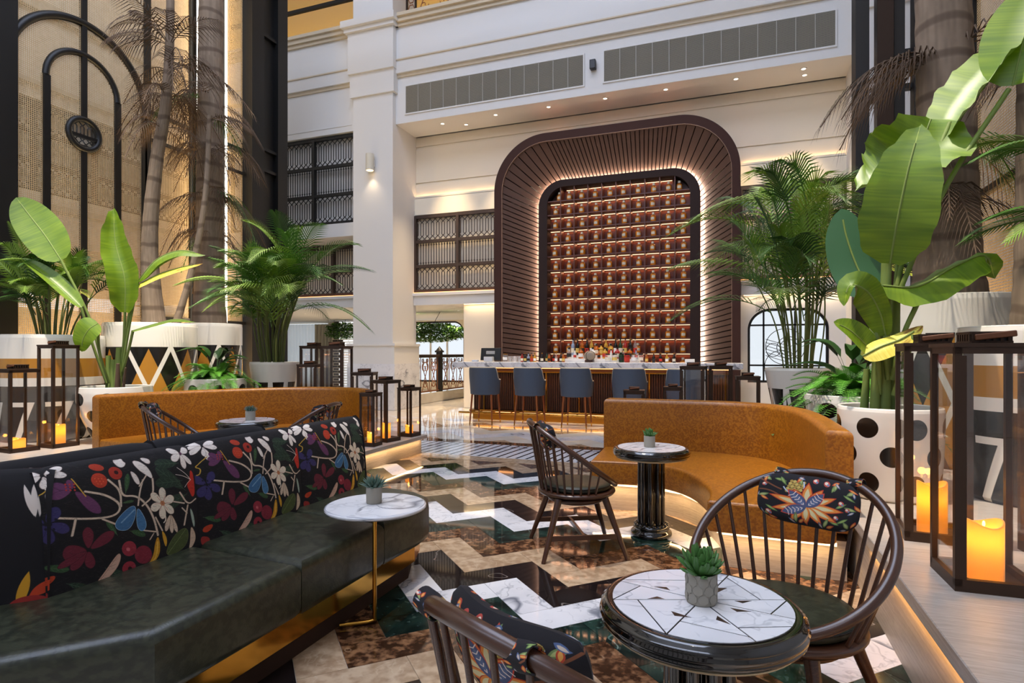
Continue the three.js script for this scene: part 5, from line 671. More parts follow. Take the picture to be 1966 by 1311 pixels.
// ------------------------------------------------------------------ steel pavilion and cane screens
{
  const X = -9.5, t = thing('cane_screen', 'tall woven cane screen with black arched steel frame on the left', 'screen', [X, 0, 0]);
  { const s = rrect(5.45, 9.62, 0.25, 9.65, 0); const h = new THREE.Path(); h.absarc(6.4, 4.8, 0.22, 0, Math.PI * 2); s.holes.push(h); const g = new THREE.ShapeGeometry(s, 24); g.rotateY(Math.PI / 2); part('cane_panel', g, M.cane, t); }
  t.children.forEach(m => uvm2(m));
  const post = (d, w = 0.07, y1 = 9.6, y0 = 0.3) => part('post', box(0.07, y1 - y0, w, 0, (y0 + y1) / 2, -d), M.steel, t), rail = (d0, d1, y) => part('rail', box(0.06, 0.06, d1 - d0, 0, y, -(d0 + d1) / 2), M.steel, t);
  post(5.4, 0.1); post(6.395, 0.08, 9.6, 5.0); post(6.395, 0.08, 4.58, 0.3); post(7.47, 0.11); post(8.36, 0.06); post(9.1, 0.06); post(5.855, 0.095, 5.5); post(6.94, 0.095, 5.5);
  for (const y of [5.58, 5.1, 0.35, 9.55, 2.0]) { rail(7.5, 8.36, y); rail(9.1, 9.66, y); } for (const y of [0.35, 9.55]) rail(5.4, 7.5, y);
  for (const [r, w] of [[0.545, 0.05], [1.035, 0.06]]) { const g = new THREE.TorusGeometry(r, w, 8, 40, Math.PI); g.rotateY(Math.PI / 2).translate(0, 5.5, -6.395); part('arch', g, M.steel, t); }
  part('post', box(0.07, 5.2, 0.085, 0, 2.9, -7.41), M.steel, t);
  part('porthole_frame', new THREE.TorusGeometry(0.235, 0.045, 10, 40).rotateY(Math.PI / 2).translate(0.01, 4.8, -6.4), M.steel, t); part('porthole_glass', new THREE.CylinderGeometry(0.22, 0.22, 0.006, 32).rotateZ(Math.PI / 2).translate(0, 4.8, -6.4), M.glass, t); part('porthole_bar', box(0.05, 0.05, 0.46, 0.01, 4.76, -6.4), M.steel, t);
  // dark upright between two light strips, left of the corner column
  const u = thing('light_column', 'dark steel upright edged with two bright vertical light strips behind the thick palm trunk', 'column', [X + 0.06, 0, -8.73]);
  part('upright', box(0.14, 9.4, 0.62, 0, 4.9, 0), M.steel, u); for (const s of [-1, 1]) { part('light_strip', box(0.03, 9.0, 0.035, 0.08, 4.7, s * 0.33), M.ledWhite, u); areaLight('column_light', 0xffe0b0, 22, 0.05, 8, [X + 0.17, 4.7, -8.73 - s * -0.36], [X + 0.05, 4.7, -8.73 + s * 2]); }
  const c = thing('corner_column', 'black steel corner column of the pavilion behind the palm', 'column', [X + 0.05, 0, -10.2]); part('shaft', [box(0.3, 9.6, 0.34, 0, 4.8, 0.35), box(0.22, 9.6, 0.3, 0.02, 4.8, -0.4), box(0.12, 9.6, 0.6, -0.05, 4.8, 0)], M.steel, c); for (const y of [1.2, 3.6, 5.3, 5.75, 8.2]) part('tie', box(0.18, 0.06, 0.5, 0, y, 0), M.steel, c);
  const k = thing('edge_column', 'wide black steel column at the left edge of the picture', 'column', [X - 0.03, 0, -4.93]); part('shaft', box(0.2, 9.6, 1.04, 0, 4.8, 0), M.steel, k); part('cover_plate', box(0.04, 9.6, 0.5, 0.115, 4.8, 0.1), M.steel, k);
}
function uvm2(m) { m.geometry = uvm(m.geometry); }
{
  const X = 2.4, t = thing('cane_screen', 'woven cane screen with black frame behind the palms on the right', 'screen', [X, 0, 0]);
  part('cane_panel', new THREE.PlaneGeometry(5.6, 9.4).rotateY(Math.PI / 2).translate(0, 4.95, -6.9), M.cane, t); t.children.forEach(m => uvm2(m));
  for (const d of [4.1, 5.6, 7.5, 9.66]) part('post', box(0.07, 9.3, 0.08, 0, 4.95, -d), M.steel, t); for (const y of [0.45, 3.0, 5.1, 5.58, 9.5]) part('rail', box(0.06, 0.06, 5.6, 0, y, -6.9), M.steel, t);
  const c = thing('corner_column', 'black steel ladder column of the pavilion at the right of the bar', 'column', [0, 0, -9.7]);
  part('shaft', box(0.17, 9.6, 0.3, 1.74, 4.8, 0), M.steel, c); part('shaft', box(0.2, 9.6, 0.2, 2.02, 4.8, 0.05), M.steelBrown, c); part('shaft', box(0.13, 9.6, 0.2, 2.2, 4.8, 0), M.steel, c); part('shaft', box(0.22, 9.6, 0.2, 2.46, 4.8, 0.1), M.steel, c);
  for (const y of [1.4, 2.6, 4.4, 5.1, 5.58, 7.4]) part('tie', box(0.3, 0.07, 0.12, 2.33, y, 0), M.steel, c);
  // roof beams of the pavilion carry the accent lamps
  const b = thing('pavilion_beams', 'black steel roof beams of the pavilion overhead', 'beam', [0, 0, 0]); part('beam', box(12.4, 0.25, 0.2, -3.5, 9.7, -10.0), M.steel, b); part('beam', box(0.2, 0.25, 11, -9.4, 9.7, -4.6), M.steel, b); part('beam', box(0.2, 0.25, 11, 2.4, 9.7, -4.6), M.steel, b);
  for (const z of [0.2, -3.4, -6.8]) part('beam', box(11.8, 0.2, 0.16, -3.5, 9.7, z), M.steel, b);
}
// uplights at the foot of the cane screens
{ let a; for (const [x, d, q, l] of [[-9.2, 5.72, -9.5, 'nearest the edge column'], [-9.2, 6.65, -9.5, 'under the porthole'], [-9.2, 7.9, -9.5, 'left of the light column'], [-9.2, 9.35, -9.5, 'beside the corner column'], [2.15, 7.2, 2.4, 'behind the thick right trunk'], [2.15, 8.1, 2.4, 'by the right ladder column']]) { const y = x < 0 ? 0.25 : 0.41, L = 'small brass uplight at the foot of the cane screen, ' + l; let t; if (!a) { a = t = thing('uplight', L, 'lamp', [x, y, -d], 0, 'uplights'); part('housing', cyl(0.06, 0.06, 0.08), M.brassSoft, t); part('lens', cyl(0.052, 0.052, 0.006, 0, 0.081, 0), M.ledWarm, t); } else t = copy(a, L, [x, y, -d]); const s = new THREE.SpotLight(0xffd89a, 26, 0, 0.75, 0.9, 2); s.position.set(x, y + 0.1, -d); s.target.position.set(q + (q - x) * 0.3, 4.2, -d); s.castShadow = true; scene.add(s, s.target); } }
// accent lamps on the beams
{ const aim = [['left banana plant', [-5.6, 9.45, -3.4], [-7.2, 2.2, -5.2], 380], ['left areca palm', [-4.6, 9.45, -6.8], [-6.4, 2.4, -7.2], 380], ['right banana plant', [-0.6, 9.45, -3.4], [1.1, 2.2, -4.7], 330], ['right areca palm', [-0.6, 9.45, -6.8], [0.7, 2.4, -7.7], 90], ['near table', [-0.6, 9.45, 0.2], [0.1, 0.6, -2.0], 20], ['zigzag floor', [-2.4, 9.45, -3.4], [-1.6, 0, -4.4], 110], ['left platform', [-7.2, 9.45, -3.4], [-8.0, 1.6, -6.4], 150]];
  aim.forEach(([n, p, q, I]) => { const t = thing('accent_lamp', 'black cylinder spotlight overhead aimed at the ' + n, 'spotlight', p), d = V(...q).sub(V(...p)).normalize(); part('body', bar([0, 0.05, 0], d.clone().multiplyScalar(0.16), 0.05, 0.055, 16), M.steel, t); part('yoke', box(0.02, 0.14, 0.12, 0, 0.08, 0), M.steel, t); const e = d.clone().multiplyScalar(0.162); part('lens', bar(e, d.clone().multiplyScalar(0.168), 0.045, 0.045, 16), M.ledWarm, t);
    const l = new THREE.SpotLight(0xfff0da, I, 0, 0.24, 0.7, 2); l.position.set(...p).addScaledVector(d, 0.2); l.target.position.set(...q); l.castShadow = true; l.shadow.radius = 3; scene.add(l, l.target); }); }
// ------------------------------------------------------------------ planters
function dotTex(cols, rows, hatch) { return canvasTex(1024, 512, (c, W, H) => { c.fillStyle = '#e6e1d6'; c.fillRect(0, 0, W, H); c.fillStyle = '#16130f'; for (let j = 0; j < rows; j++) for (let i = 0; i < cols; i++) { c.beginPath(); c.ellipse((i + (j % 2 ? 0.5 : 0)) / cols * W + W / cols / 4, H - (0.2 + j * 0.3) * H, W / cols * 0.24, H * 0.11, 0, 0, 7); c.fill(); } }); }
const dots = dotTex(7, 3), diamonds = canvasTex(2048, 512, (c, W, H) => { c.fillStyle = '#16130f'; c.fillRect(0, 0, W, H); const n = 7, w = W / n; for (let i = -1; i <= n; i++) { c.fillStyle = '#b07a2c'; c.beginPath(); c.moveTo(i * w + w / 2, 120); c.lineTo(i * w + w, 330); c.lineTo(i * w + w / 2, 545); c.lineTo(i * w, 330); c.fill(); } c.strokeStyle = '#e6e1d6'; c.lineWidth = 26; for (let i = -2; i <= n + 1; i++) { c.beginPath(); c.moveTo(i * w - w * 0.05, 545); c.lineTo(i * w + w * 1.05, 110 - 20); c.stroke(); c.beginPath(); c.moveTo(i * w + w * 1.05, 545); c.lineTo(i * w - w * 0.05, 90); c.stroke(); } c.fillStyle = '#e6e1d6'; c.fillRect(0, 0, W, 112); }), vees = canvasTex(1024, 512, (c, W, H) => { c.fillStyle = '#16130f'; c.fillRect(0, 0, W, H); c.strokeStyle = '#e6e1d6'; c.lineWidth = 20; const n = 9; for (let i = -1; i <= n; i++) { const x = i / n * W; c.beginPath(); c.moveTo(x + 4, H); c.lineTo(x + 36, 120); c.stroke(); c.beginPath(); c.moveTo(x + 68, H); c.lineTo(x + 44, 120); c.stroke(); } c.fillStyle = '#e6e1d6'; c.fillRect(0, 0, W, 150); }), bands = canvasTex(1024, 512, (c, W, H) => { c.fillStyle = '#16130f'; c.fillRect(0, 0, W, H); c.fillStyle = '#e6e1d6'; c.fillRect(0, 0, W, 112); c.fillStyle = '#b07a2c'; c.fillRect(0, 112, W, 92); c.fillStyle = '#e6e1d6'; c.fillRect(0, 204, W, 40); c.strokeStyle = '#e6e1d6'; c.lineWidth = 22; for (let i = 0; i < 9; i++) { const x = i / 9 * W; c.beginPath(); c.moveTo(x, 330); c.lineTo(x + 70, 330); c.lineTo(x + 20, 512); c.stroke(); } });
const pm = map => phys({ map, roughness: 0.25, clearcoat: 0.4, clearcoatRoughness: 0.15 });
const PM = { dots: pm(dots), diamonds: pm(diamonds), vees: pm(vees), bands: pm(bands) };
function planter(name, label, x, y, z, r, h, kind, turn = 0, shape = 'tulip') {
  const t = thing(name, label, 'planter', [x, y, z], turn); let prof; if (shape === 'tulip') prof = [[0, 0], [0.5, 0], [0.55, 0.02], [0.72, 0.25], [0.9, 0.5], [0.99, 0.75], [1.0, 0.9], [0.985, 1]]; else if (shape === 'drum') prof = [[0, 0], [0.86, 0], [0.92, 0.03], [0.97, 0.4], [1, 0.8], [1, 0.97], [0.985, 1]]; else prof = [[0, 0], [0.62, 0], [0.64, 0.02], [1.0, 0.97], [0.985, 1]];
  const curve = []; for (let i = 0; i + 1 < prof.length; i++) for (let k = 0; k < 4; k++) curve.push([mix(prof[i][0], prof[i + 1][0], k / 4) * r, mix(prof[i][1], prof[i + 1][1], k / 4) * h]); curve.push([0.985 * r, h]);
  const g = lathe(curve, 56), P = g.attributes.position, u = g.attributes.uv; for (let i = 0; i < P.count; i++) u.setY(i, P.getY(i) / h); part('pot_body', g, PM[kind], t);
  part('rim', lathe([[0.985 * r, h], [0.98 * r, h + 0.008], [0.93 * r, h + 0.008], [0.92 * r, h], [0.91 * r, h - 0.09]], 48), M.planter, t); part('soil', cyl(0.915 * r, 0.915 * r, 0.02, 0, h - 0.09, 0, 32), M.soil, t); return t;
}
planter('dotted_planter', 'white planter with black dots behind the left tan sofa, holding the left banana plant', -7.42, 0.25, -5.4, 0.42, 0.7, 'dots', 0.5);
planter('dotted_planter', 'white dotted planter with a fern behind the left tan sofa', -6.8, 0.25, -6.4, 0.4, 0.77, 'dots', 1.6);
planter('striped_planter', 'white and black tapered planter of the left areca palm', -6.53, 0.25, -7.25, 0.36, 0.99, 'vees', 0.3, 'cone');
planter('diamond_planter', 'large planter with gold and black diamonds under the slim palm', -8.15, 0.25, -6.48, 0.62, 1.56, 'diamonds', 0.4, 'drum');
planter('diamond_planter', 'large diamond planter under the thick palm trunk', -8.4, 0.25, -7.77, 0.52, 1.62, 'diamonds', 1.1, 'drum');
planter('banded_planter', 'large banded planter at the far left behind the lanterns', -8.58, 0.25, -5.36, 0.6, 1.36, 'bands', 0.2, 'drum');
planter('dotted_planter', 'large white dotted planter on the right platform beside the curved sofa', 1.02, 0.41, -4.72, 0.315, 0.6, 'dots', 2.75, 'drum');
planter('dotted_planter', 'white dotted planter with a fern behind the curved sofa', 1.02, 0.41, -6.0, 0.4, 0.6, 'dots', 0.9);
planter('striped_planter', 'white and black tapered planter of the right areca palm', 0.78, 0.41, -7.75, 0.4, 0.79, 'vees', 0.6, 'cone');
planter('diamond_planter', 'huge white rimmed planter under the thick palm trunk on the right', 1.86, 0.41, -6.35, 0.52, 1.46, 'diamonds', 0.2, 'drum');
planter('banded_planter', 'banded planter at the right edge behind the lanterns', 1.92, 0.41, -4.9, 0.45, 1.14, 'bands', 0.2, 'drum');
// ------------------------------------------------------------------ foliage builders
function leafStrip(P, W, N, fold = 0.25, seg = 1) {         // blade along points P with half widths W and up-vectors N
  const v = [], uv = [], id = [], n = P.length; for (let i = 0; i < n; i++) { const a = P[Math.max(0, i - 1)], b = P[Math.min(n - 1, i + 1)], d = b.clone().sub(a).normalize(), s = d.clone().cross(N[i]).normalize(), u = s.clone().cross(d).normalize(); for (const k of [-1, -0.5, 0, 0.5, 1]) { const q = P[i].clone().addScaledVector(s, k * W[i]).addScaledVector(u, Math.abs(k) * fold * W[i] * 1); v.push(q.x, q.y, q.z); uv.push(0.5 + k * 0.5, i / (n - 1)); } }
  for (let i = 0; i + 1 < n; i++) for (let j = 0; j < 4; j++) { const a = i * 5 + j; id.push(a, a + 5, a + 1, a + 1, a + 5, a + 6); } const g = new THREE.BufferGeometry(); g.setAttribute('position', new THREE.Float32BufferAttribute(v, 3)); g.setAttribute('uv', new THREE.Float32BufferAttribute(uv, 2)); g.setIndex(id); g.computeVertexNormals(); return g;
}
function curvePts(pts, n) { return new THREE.CatmullRomCurve3(pts.map(p => V(...p)), false, 'centripetal').getPoints(n); }
const bananaW = (t, w) => w * Math.pow(Math.sin(Math.PI * Math.min(1, Math.pow(t, 0.75) * 0.97 + 0.03)), 0.55);
function bananaLeaf(t, stem, blade, w, up, mat, fold = 0.25, wav = 0) {     // stem: points of the stalk, blade: midrib points
  part('leaf_stalk', tube(stem, 0.016, 20, 8), M.stemGreen, t); const P = curvePts(blade, 22), N = P.map((p, i) => V(...up)); const W = P.map((p, i) => Math.max(0.004, bananaW(i / 22, w))); const g = leafStrip(P, W, N, fold); if (wav) { const q = g.attributes.position; for (let i = 0; i < q.count; i++) { const k = i % 5; if (k === 0 || k === 4) { q.setY(i, q.getY(i) + Math.sin(Math.floor(i / 5) * 1.9 + k) * wav); q.setX(i, q.getX(i) + Math.cos(Math.floor(i / 5) * 1.3 + k * 2) * wav * 0.6); } } g.computeVertexNormals(); }
  const l = part('leaf_blade', g, mat, t); part('midrib', tube(P.slice(0, 20).map((p, i) => p), 0.007, 20, 6), M.stemGreen, l);
}
function frondGeo(P, len, droop, n, up, thin = 0.011, ang = 0.95, rachis = 0.006, tip = 0.35) {  // feather leaf along points P (Vector3 list)
  const C = new THREE.CatmullRomCurve3(P, false, 'centripetal'), v = [], nm = [], tri = (a, b, c) => v.push(a.x, a.y, a.z, b.x, b.y, b.z, c.x, c.y, c.z);
  for (let i = 0; i < n; i++) { const t = 0.16 + 0.84 * (i + 0.5) / n, p = C.getPoint(t), d = C.getTangent(t); let s = d.clone().cross(up); if (s.lengthSq() < 1e-4) s = V(1, 0, 0); s.normalize(); const u = s.clone().cross(d).normalize(), L = len * (0.35 + 0.65 * Math.sin(Math.PI * Math.min(1, 0.12 + t * 0.86))) * (1 - 0.35 * t * t); const a = mix(ang, tip, t);
    for (const sg of [-1, 1]) { const dir = d.clone().multiplyScalar(Math.cos(a)).addScaledVector(s, sg * Math.sin(a)).addScaledVector(u, 0.28).normalize(), w = d.clone().multiplyScalar(thin); const q1 = p.clone().addScaledVector(dir, L * 0.5).add(V(0, -droop * L * 0.14, 0)), q2 = p.clone().addScaledVector(dir, L).add(V(0, -droop * L * 0.6, 0)); const a0 = p.clone().sub(w), a1 = p.clone().add(w), b0 = q1.clone().addScaledVector(w, -0.9), b1 = q1.clone().addScaledVector(w, 0.9); tri(a0, b0, a1); tri(a1, b0, b1); tri(b0, q2, b1); } }
  const g = new THREE.BufferGeometry(); g.setAttribute('position', new THREE.Float32BufferAttribute(v, 3)); g.computeVertexNormals(); return merge([g, new THREE.TubeGeometry(C, 14, rachis, 5)]);
}
function archFrond(base, az, el, L, sag, n, len, droop, thin, ang, rachis, tip) { const P = []; let x = base.clone(); for (let i = 0; i <= 6; i++) { const t = i / 6; P.push(base.clone().add(V(Math.cos(az) * Math.cos(el) * L * t, Math.sin(el) * L * t - sag * L * t * t, Math.sin(az) * Math.cos(el) * L * t))); } return frondGeo(P, len, droop, n, V(0, 1, 0), thin, ang, rachis, tip); }
function areca(label, x, y, z, seed, { stems, fronds, H, L, spread, tilt = [0, 0] }) {
  const t = thing('areca_palm', label, 'palm', [x, y, z]), r = rng(seed); const tops = [];
  for (let i = 0; i < stems; i++) { const a = r() * 6.283, q = 0.05 + r() * 0.14, h = H * (0.55 + r() * 0.5), lean = spread * (0.12 + r() * 0.3), top = V(q * Math.cos(a) + lean * Math.cos(a) + tilt[0] * h, h, q * Math.sin(a) + lean * Math.sin(a) + tilt[1] * h); tops.push([top, a]); part('cane', tube([V(q * Math.cos(a), -0.03, q * Math.sin(a)), V(q * Math.cos(a) * 1.3 + lean * 0.2 * Math.cos(a), h * 0.5, q * Math.sin(a) * 1.3 + lean * 0.2 * Math.sin(a)), top], 0.0125 - r() * 0.005, 14, 7), M.caneStem, t); }
  for (let i = 0; i < fronds; i++) { const [b0, a] = tops[i % tops.length], b = b0.clone().multiplyScalar(i < tops.length ? 1 : 0.55 + r() * 0.45), az = a + (r() - 0.5) * 2.4 + (i % 3) * 0.5, el = 0.45 + r() * 1.05, k = L * (0.75 + r() * 0.45); part('frond', archFrond(b, az, el, k, 0.3 + r() * 0.4, 20, 0.38 * L, 0.4 + r() * 0.5, 0.0115), r() < 0.38 ? M.palmLight : r() < 0.65 ? M.palm : M.palmDark, t); }
  return t;
}
areca('areca palm in the striped planter, overlapping the corner column on the left', -6.53, 1.14, -7.25, 12, { stems: 26, fronds: 70, H: 1.5, L: 1.25, spread: 0.7, tilt: [0.1, -0.02] });
areca('tall areca palm in front of the right side of the bar arch', 0.78, 1.1, -7.75, 33, { stems: 26, fronds: 76, H: 1.95, L: 1.3, spread: 0.75, tilt: [-0.05, 0] });
areca('dark areca palm at the far left behind the big banana leaf', -8.58, 1.5, -5.36, 54, { stems: 18, fronds: 44, H: 0.95, L: 0.9, spread: 0.7 });
{ // palm at the right edge: fan of glossy leaves
  const t = thing('areca_palm', 'glossy green palm at the right edge above the banded planter', 'palm', [1.98, 1.45, -4.85]), r = rng(71); part('cane', tube([[0, 0, 0], [0.02, 0.6, 0], [0.05, 1.25, 0.02]], 0.03, 12, 8), M.caneStem, t); part('cane', tube([[0.05, 0, 0.05], [0.1, 0.5, 0], [0.16, 0.85, 0.06]], 0.025, 12, 8), M.caneStem, t);
  for (let i = 0; i < 16; i++) { const up = i % 2, b = up ? V(0.05, 1.2, 0.02) : V(0.14, 0.75, 0.05); part('frond', archFrond(b, 2.2 + i * 0.37 + r() * 0.4, 0.15 + r() * 0.6, 0.6 + r() * 0.2, 0.45, 20, 0.3, 0.7, 0.012), i % 3 ? M.palm : M.palmLight, t); }
}
// ------------------------------------------------------------------ banana plants
{
  const t = thing('banana_plant', 'banana plant with lit upright leaves in the left dotted planter', 'plant', [0, 0, 0]), b = [-7.4, 0.9, -5.36];
  for (const [dx, h] of [[-0.12, 0.45], [0.12, 0.55], [0.0, 0.4]]) part('pseudostem', bar([b[0] + dx, b[1], b[2] + dx * 0.3], [b[0] + dx * 1.2, b[1] + h, b[2] + dx * 0.3], 0.05, 0.03, 10), M.stemGreen, t); part('dry_sheath', [bar([-7.25, 0.9, -5.3], [-7.2, 1.25, -5.27], 0.035, 0.02, 8), bar([-7.15, 0.9, -5.3], [-7.05, 1.2, -5.26], 0.02, 0.01, 6)], M.deadFrond, t);
  bananaLeaf(t, [[-7.5, 1.0, -5.34], [-7.6, 1.8, -5.2], [-7.83, 2.54, -5.0]], [[-7.83, 2.54, -5.0], [-8.02, 2.85, -4.93], [-8.22, 3.12, -4.86], [-8.36, 3.32, -4.81]], 0.24, [0.5, 0.5, 0.9], M.banana, 0.12);
  bananaLeaf(t, [[-7.3, 1.0, -5.36], [-7.18, 1.5, -5.33], [-7.09, 1.89, -5.28]], [[-7.09, 1.89, -5.28], [-7.08, 2.3, -5.27], [-7.2, 2.75, -5.24], [-7.22, 3.18, -5.23]], 0.17, [0.75, 0.1, 0.75], M.banana, 0.9, 0.015);
  bananaLeaf(t, [[-7.5, 1.0, -5.34], [-7.56, 1.5, -5.2], [-7.6, 1.95, -5.09]], [[-7.6, 1.95, -5.09], [-7.85, 2.2, -5.0], [-8.1, 2.42, -4.9], [-8.3, 2.56, -4.83]], 0.1, [0.2, 0.9, 0.5], M.banana, 0.6);
  bananaLeaf(t, [[-7.28, 1.0, -5.36], [-7.1, 1.7, -5.34], [-6.93, 2.28, -5.33]], [[-6.93, 2.28, -5.33], [-6.72, 2.55, -5.42], [-6.45, 2.66, -5.52], [-6.14, 2.6, -5.62]], 0.11, [0, 1, 0.3], M.banana, -0.7);
  bananaLeaf(t, [[-7.3, 1.0, -5.36], [-7.15, 1.6, -5.33], [-6.95, 2.2, -5.3]], [[-6.95, 2.2, -5.3], [-6.7, 2.35, -5.4], [-6.45, 2.44, -5.5], [-6.17, 2.5, -5.61]], 0.09, [0, 1, 0.6], M.bananaYellow, -0.4);
  bananaLeaf(t, [[-7.3, 1.0, -5.36], [-7.1, 1.4, -5.33], [-6.99, 1.66, -5.31]], [[-6.99, 1.66, -5.31], [-6.75, 1.74, -5.4], [-6.5, 1.8, -5.5], [-6.26, 1.77, -5.58]], 0.09, [0, 1, 0.2], M.banana, -0.3);
  bananaLeaf(t, [[-7.4, 1.0, -5.3], [-7.36, 1.4, -5.15], [-7.34, 1.72, -5.12]], [[-7.34, 1.75, -5.12], [-7.39, 1.68, -5.05], [-7.46, 1.55, -5.02], [-7.5, 1.4, -5.03]], 0.19, [0.2, 0.3, 1], M.banana, 0.1);
}
{
  const t = thing('banana_plant', 'large banana plant with big bright leaves on the right platform', 'plant', [0, 0, 0]), z = -4.72;
  for (const [x, zz, h, q] of [[0.98, -4.7, 1.15, 0.045], [1.05, -4.76, 0.9, 0.04], [0.92, -4.66, 0.75, 0.032], [1.1, -4.68, 0.55, 0.032], [0.87, -4.74, 0.35, 0.03]]) part('pseudostem', bar([x, 0.92, zz], [x + 0.02, 0.92 + h, zz], q, q * 0.65, 10), M.stemGreen, t);
  // big leaf, hanging blade towards the viewer
  bananaLeaf(t, [[0.98, 1.5, -4.68], [1.0, 1.9, -4.64], [1.0, 2.02, -4.62]], [[1.0, 1.98, -4.6], [1.02, 2.25, -4.5], [1.07, 2.56, -4.46], [1.14, 2.84, -4.48]], 0.22, [-0.25, 0.25, 1], M.banana, 0.16, 0.01);
  // second big leaf behind, tilted to the left
  bananaLeaf(t, [[1.05, 1.6, -4.78], [1.15, 2.4, -4.85], [1.25, 2.75, -4.85]], [[1.3, 3.0, -4.86], [1.2, 2.75, -4.84], [1.02, 2.6, -4.84], [0.84, 2.55, -4.84]], 0.3, [0.35, 0.9, 0.55], M.banana, 0.5, 0.02);
  // dark underside leaf on the left
  bananaLeaf(t, [[0.98, 1.5, -4.8], [0.96, 1.8, -4.86], [0.93, 1.9, -4.88]], [[0.95, 1.8, -4.88], [0.87, 2.0, -4.94], [0.8, 2.25, -4.97], [0.77, 2.45, -4.98]], 0.17, [-0.5, 0.1, 1], M.bananaDark, 0.1);
  // top leaf reaching right out of the picture
  bananaLeaf(t, [[1.05, 1.7, -4.76], [1.2, 2.4, -4.8], [1.4, 2.95, -4.82]], [[1.38, 2.85, -4.82], [1.55, 3.1, -4.86], [1.75, 3.35, -4.92], [2.0, 3.5, -5.0]], 0.2, [-0.6, 0.7, 0.5], M.banana, 0.7, 0.015);
  bananaLeaf(t, [[1.05, 1.7, -4.76], [1.35, 2.5, -4.7], [1.7, 3.1, -4.75]], [[1.72, 3.12, -4.75], [1.78, 3.4, -4.76], [1.86, 3.65, -4.8], [1.92, 3.85, -4.85]], 0.22, [-0.6, 0.2, 1], M.banana, 0.3);
  // folded leaf sweeping right
  bananaLeaf(t, [[1.02, 1.2, -4.66], [1.08, 1.5, -4.62], [1.16, 1.72, -4.6]], [[0.95, 1.83, -4.56], [1.15, 1.82, -4.6], [1.4, 1.96, -4.72], [1.6, 2.03, -4.82], [1.66, 1.88, -4.85]], 0.14, [-0.3, 0.75, 0.6], M.banana, -0.55, 0.008);
  // low leaves
  bananaLeaf(t, [[0.95, 1.1, -4.66], [0.93, 1.35, -4.62], [0.9, 1.42, -4.6]], [[0.9, 1.38, -4.6], [0.83, 1.46, -4.56], [0.74, 1.54, -4.52], [0.65, 1.59, -4.5]], 0.095, [0.1, 0.6, 0.8], M.banana, 0.3);
  bananaLeaf(t, [[1.0, 1.2, -4.66], [0.98, 1.4, -4.64], [0.98, 1.5, -4.62]], [[0.98, 1.5, -4.62], [0.94, 1.66, -4.6], [0.86, 1.8, -4.58], [0.76, 1.84, -4.56], [0.72, 1.7, -4.55]], 0.11, [-0.7, 0.3, 0.6], M.banana, 0.4);
  bananaLeaf(t, [[1.02, 1.1, -4.6], [1.08, 1.35, -4.55], [1.12, 1.5, -4.54]], [[0.82, 1.36, -4.5], [0.92, 1.42, -4.5], [1.04, 1.47, -4.52], [1.18, 1.56, -4.58]], 0.085, [0.1, 0.75, 0.7], M.bananaYellow, -0.35);
}
// ------------------------------------------------------------------ ferns
function fern(label, x, y, z, n, L, seed, broad) { const t = thing('fern', label, 'fern', [x, y, z]), r = rng(seed); for (let i = 0; i < n; i++) { const a = i / n * 6.283 * 3.1 + r(), e = 0.15 + r() * 1.1; part('frond', archFrond(V(0.05 * Math.cos(a), 0, 0.05 * Math.sin(a)), a, e, L * (0.7 + r() * 0.5), 0.45 + r() * 0.4, 24, 0.17 * L, 0.12, 0.0052, 1.4, 0.003, 1.0), r() < 0.75 ? M.fern : M.palm, t); }
  if (broad) for (let i = 0; i < broad; i++) { const a = r() * 6.283, h = 0.25 + r() * 0.35, d = 0.1 + r() * 0.25, P = curvePts([[0, 0, 0], [d * 0.5 * Math.cos(a), h * 0.8, d * 0.5 * Math.sin(a)], [d * Math.cos(a), h, d * Math.sin(a)], [d * 1.8 * Math.cos(a), h * 0.9, d * 1.8 * Math.sin(a)]], 14); part('broad_leaf', leafStrip(P, P.map((p, k) => Math.max(0.003, 0.06 * Math.pow(Math.sin(Math.PI * k / 14), 0.8) * (k > 4 ? 1 : 0.05))), P.map(() => V(0, 1, 0.2)), 0.3), M.palmDark, t); } return t; }
fern('bright fern spilling over the dotted planter on the left', -6.8, 1.0, -6.4, 90, 0.6, 5, 10);
fern('fern spilling over the dotted planter behind the curved sofa', 1.02, 0.99, -6.0, 96, 0.66, 8, 8);
// ------------------------------------------------------------------ palm trunks with withered fronds
function trunk(name, label, pts, r0, r1, seed, tufts) {
  const t = thing(name, label, 'palm', [0, 0, 0]), C = new THREE.CatmullRomCurve3(pts.map(p => V(...p))), n = 60, m = 18, v = [], uv = [], id = []; for (let i = 0; i <= n; i++) { const q = i / n, p = C.getPoint(q), rr = mix(r0, r1, Math.pow(q, 0.6)) * (1 + 0.25 * Math.exp(-q * 14)) * (1 + 0.02 * Math.sin(i * 2.1)); for (let j = 0; j <= m; j++) { const a = j / m * 6.2832; v.push(p.x + rr * Math.cos(a), p.y, p.z + rr * Math.sin(a)); uv.push(j / m, p.y / 1.6); } } for (let i = 0; i < n; i++) for (let j = 0; j < m; j++) { const a = i * (m + 1) + j; id.push(a, a + m + 1, a + 1, a + 1, a + m + 1, a + m + 2); } const g = new THREE.BufferGeometry(); g.setAttribute('position', new THREE.Float32BufferAttribute(v, 3)); g.setAttribute('uv', new THREE.Float32BufferAttribute(uv, 2)); g.setIndex(id); g.computeVertexNormals(); part('trunk', g, M.bark, t);
  const r = rng(seed); for (const [q, k, L, sag] of tufts) { const b = C.getPoint(q); for (let i = 0; i < k; i++) part('withered_frond', archFrond(b, r() * 6.283, 0.3 + r() * 0.7, L * (0.7 + r() * 0.6), sag + r() * 0.5, 17, 0.42 * L, 1.5, 0.0085), r() < 0.92 ? M.deadFrond : M.palm, t); } return t;
}
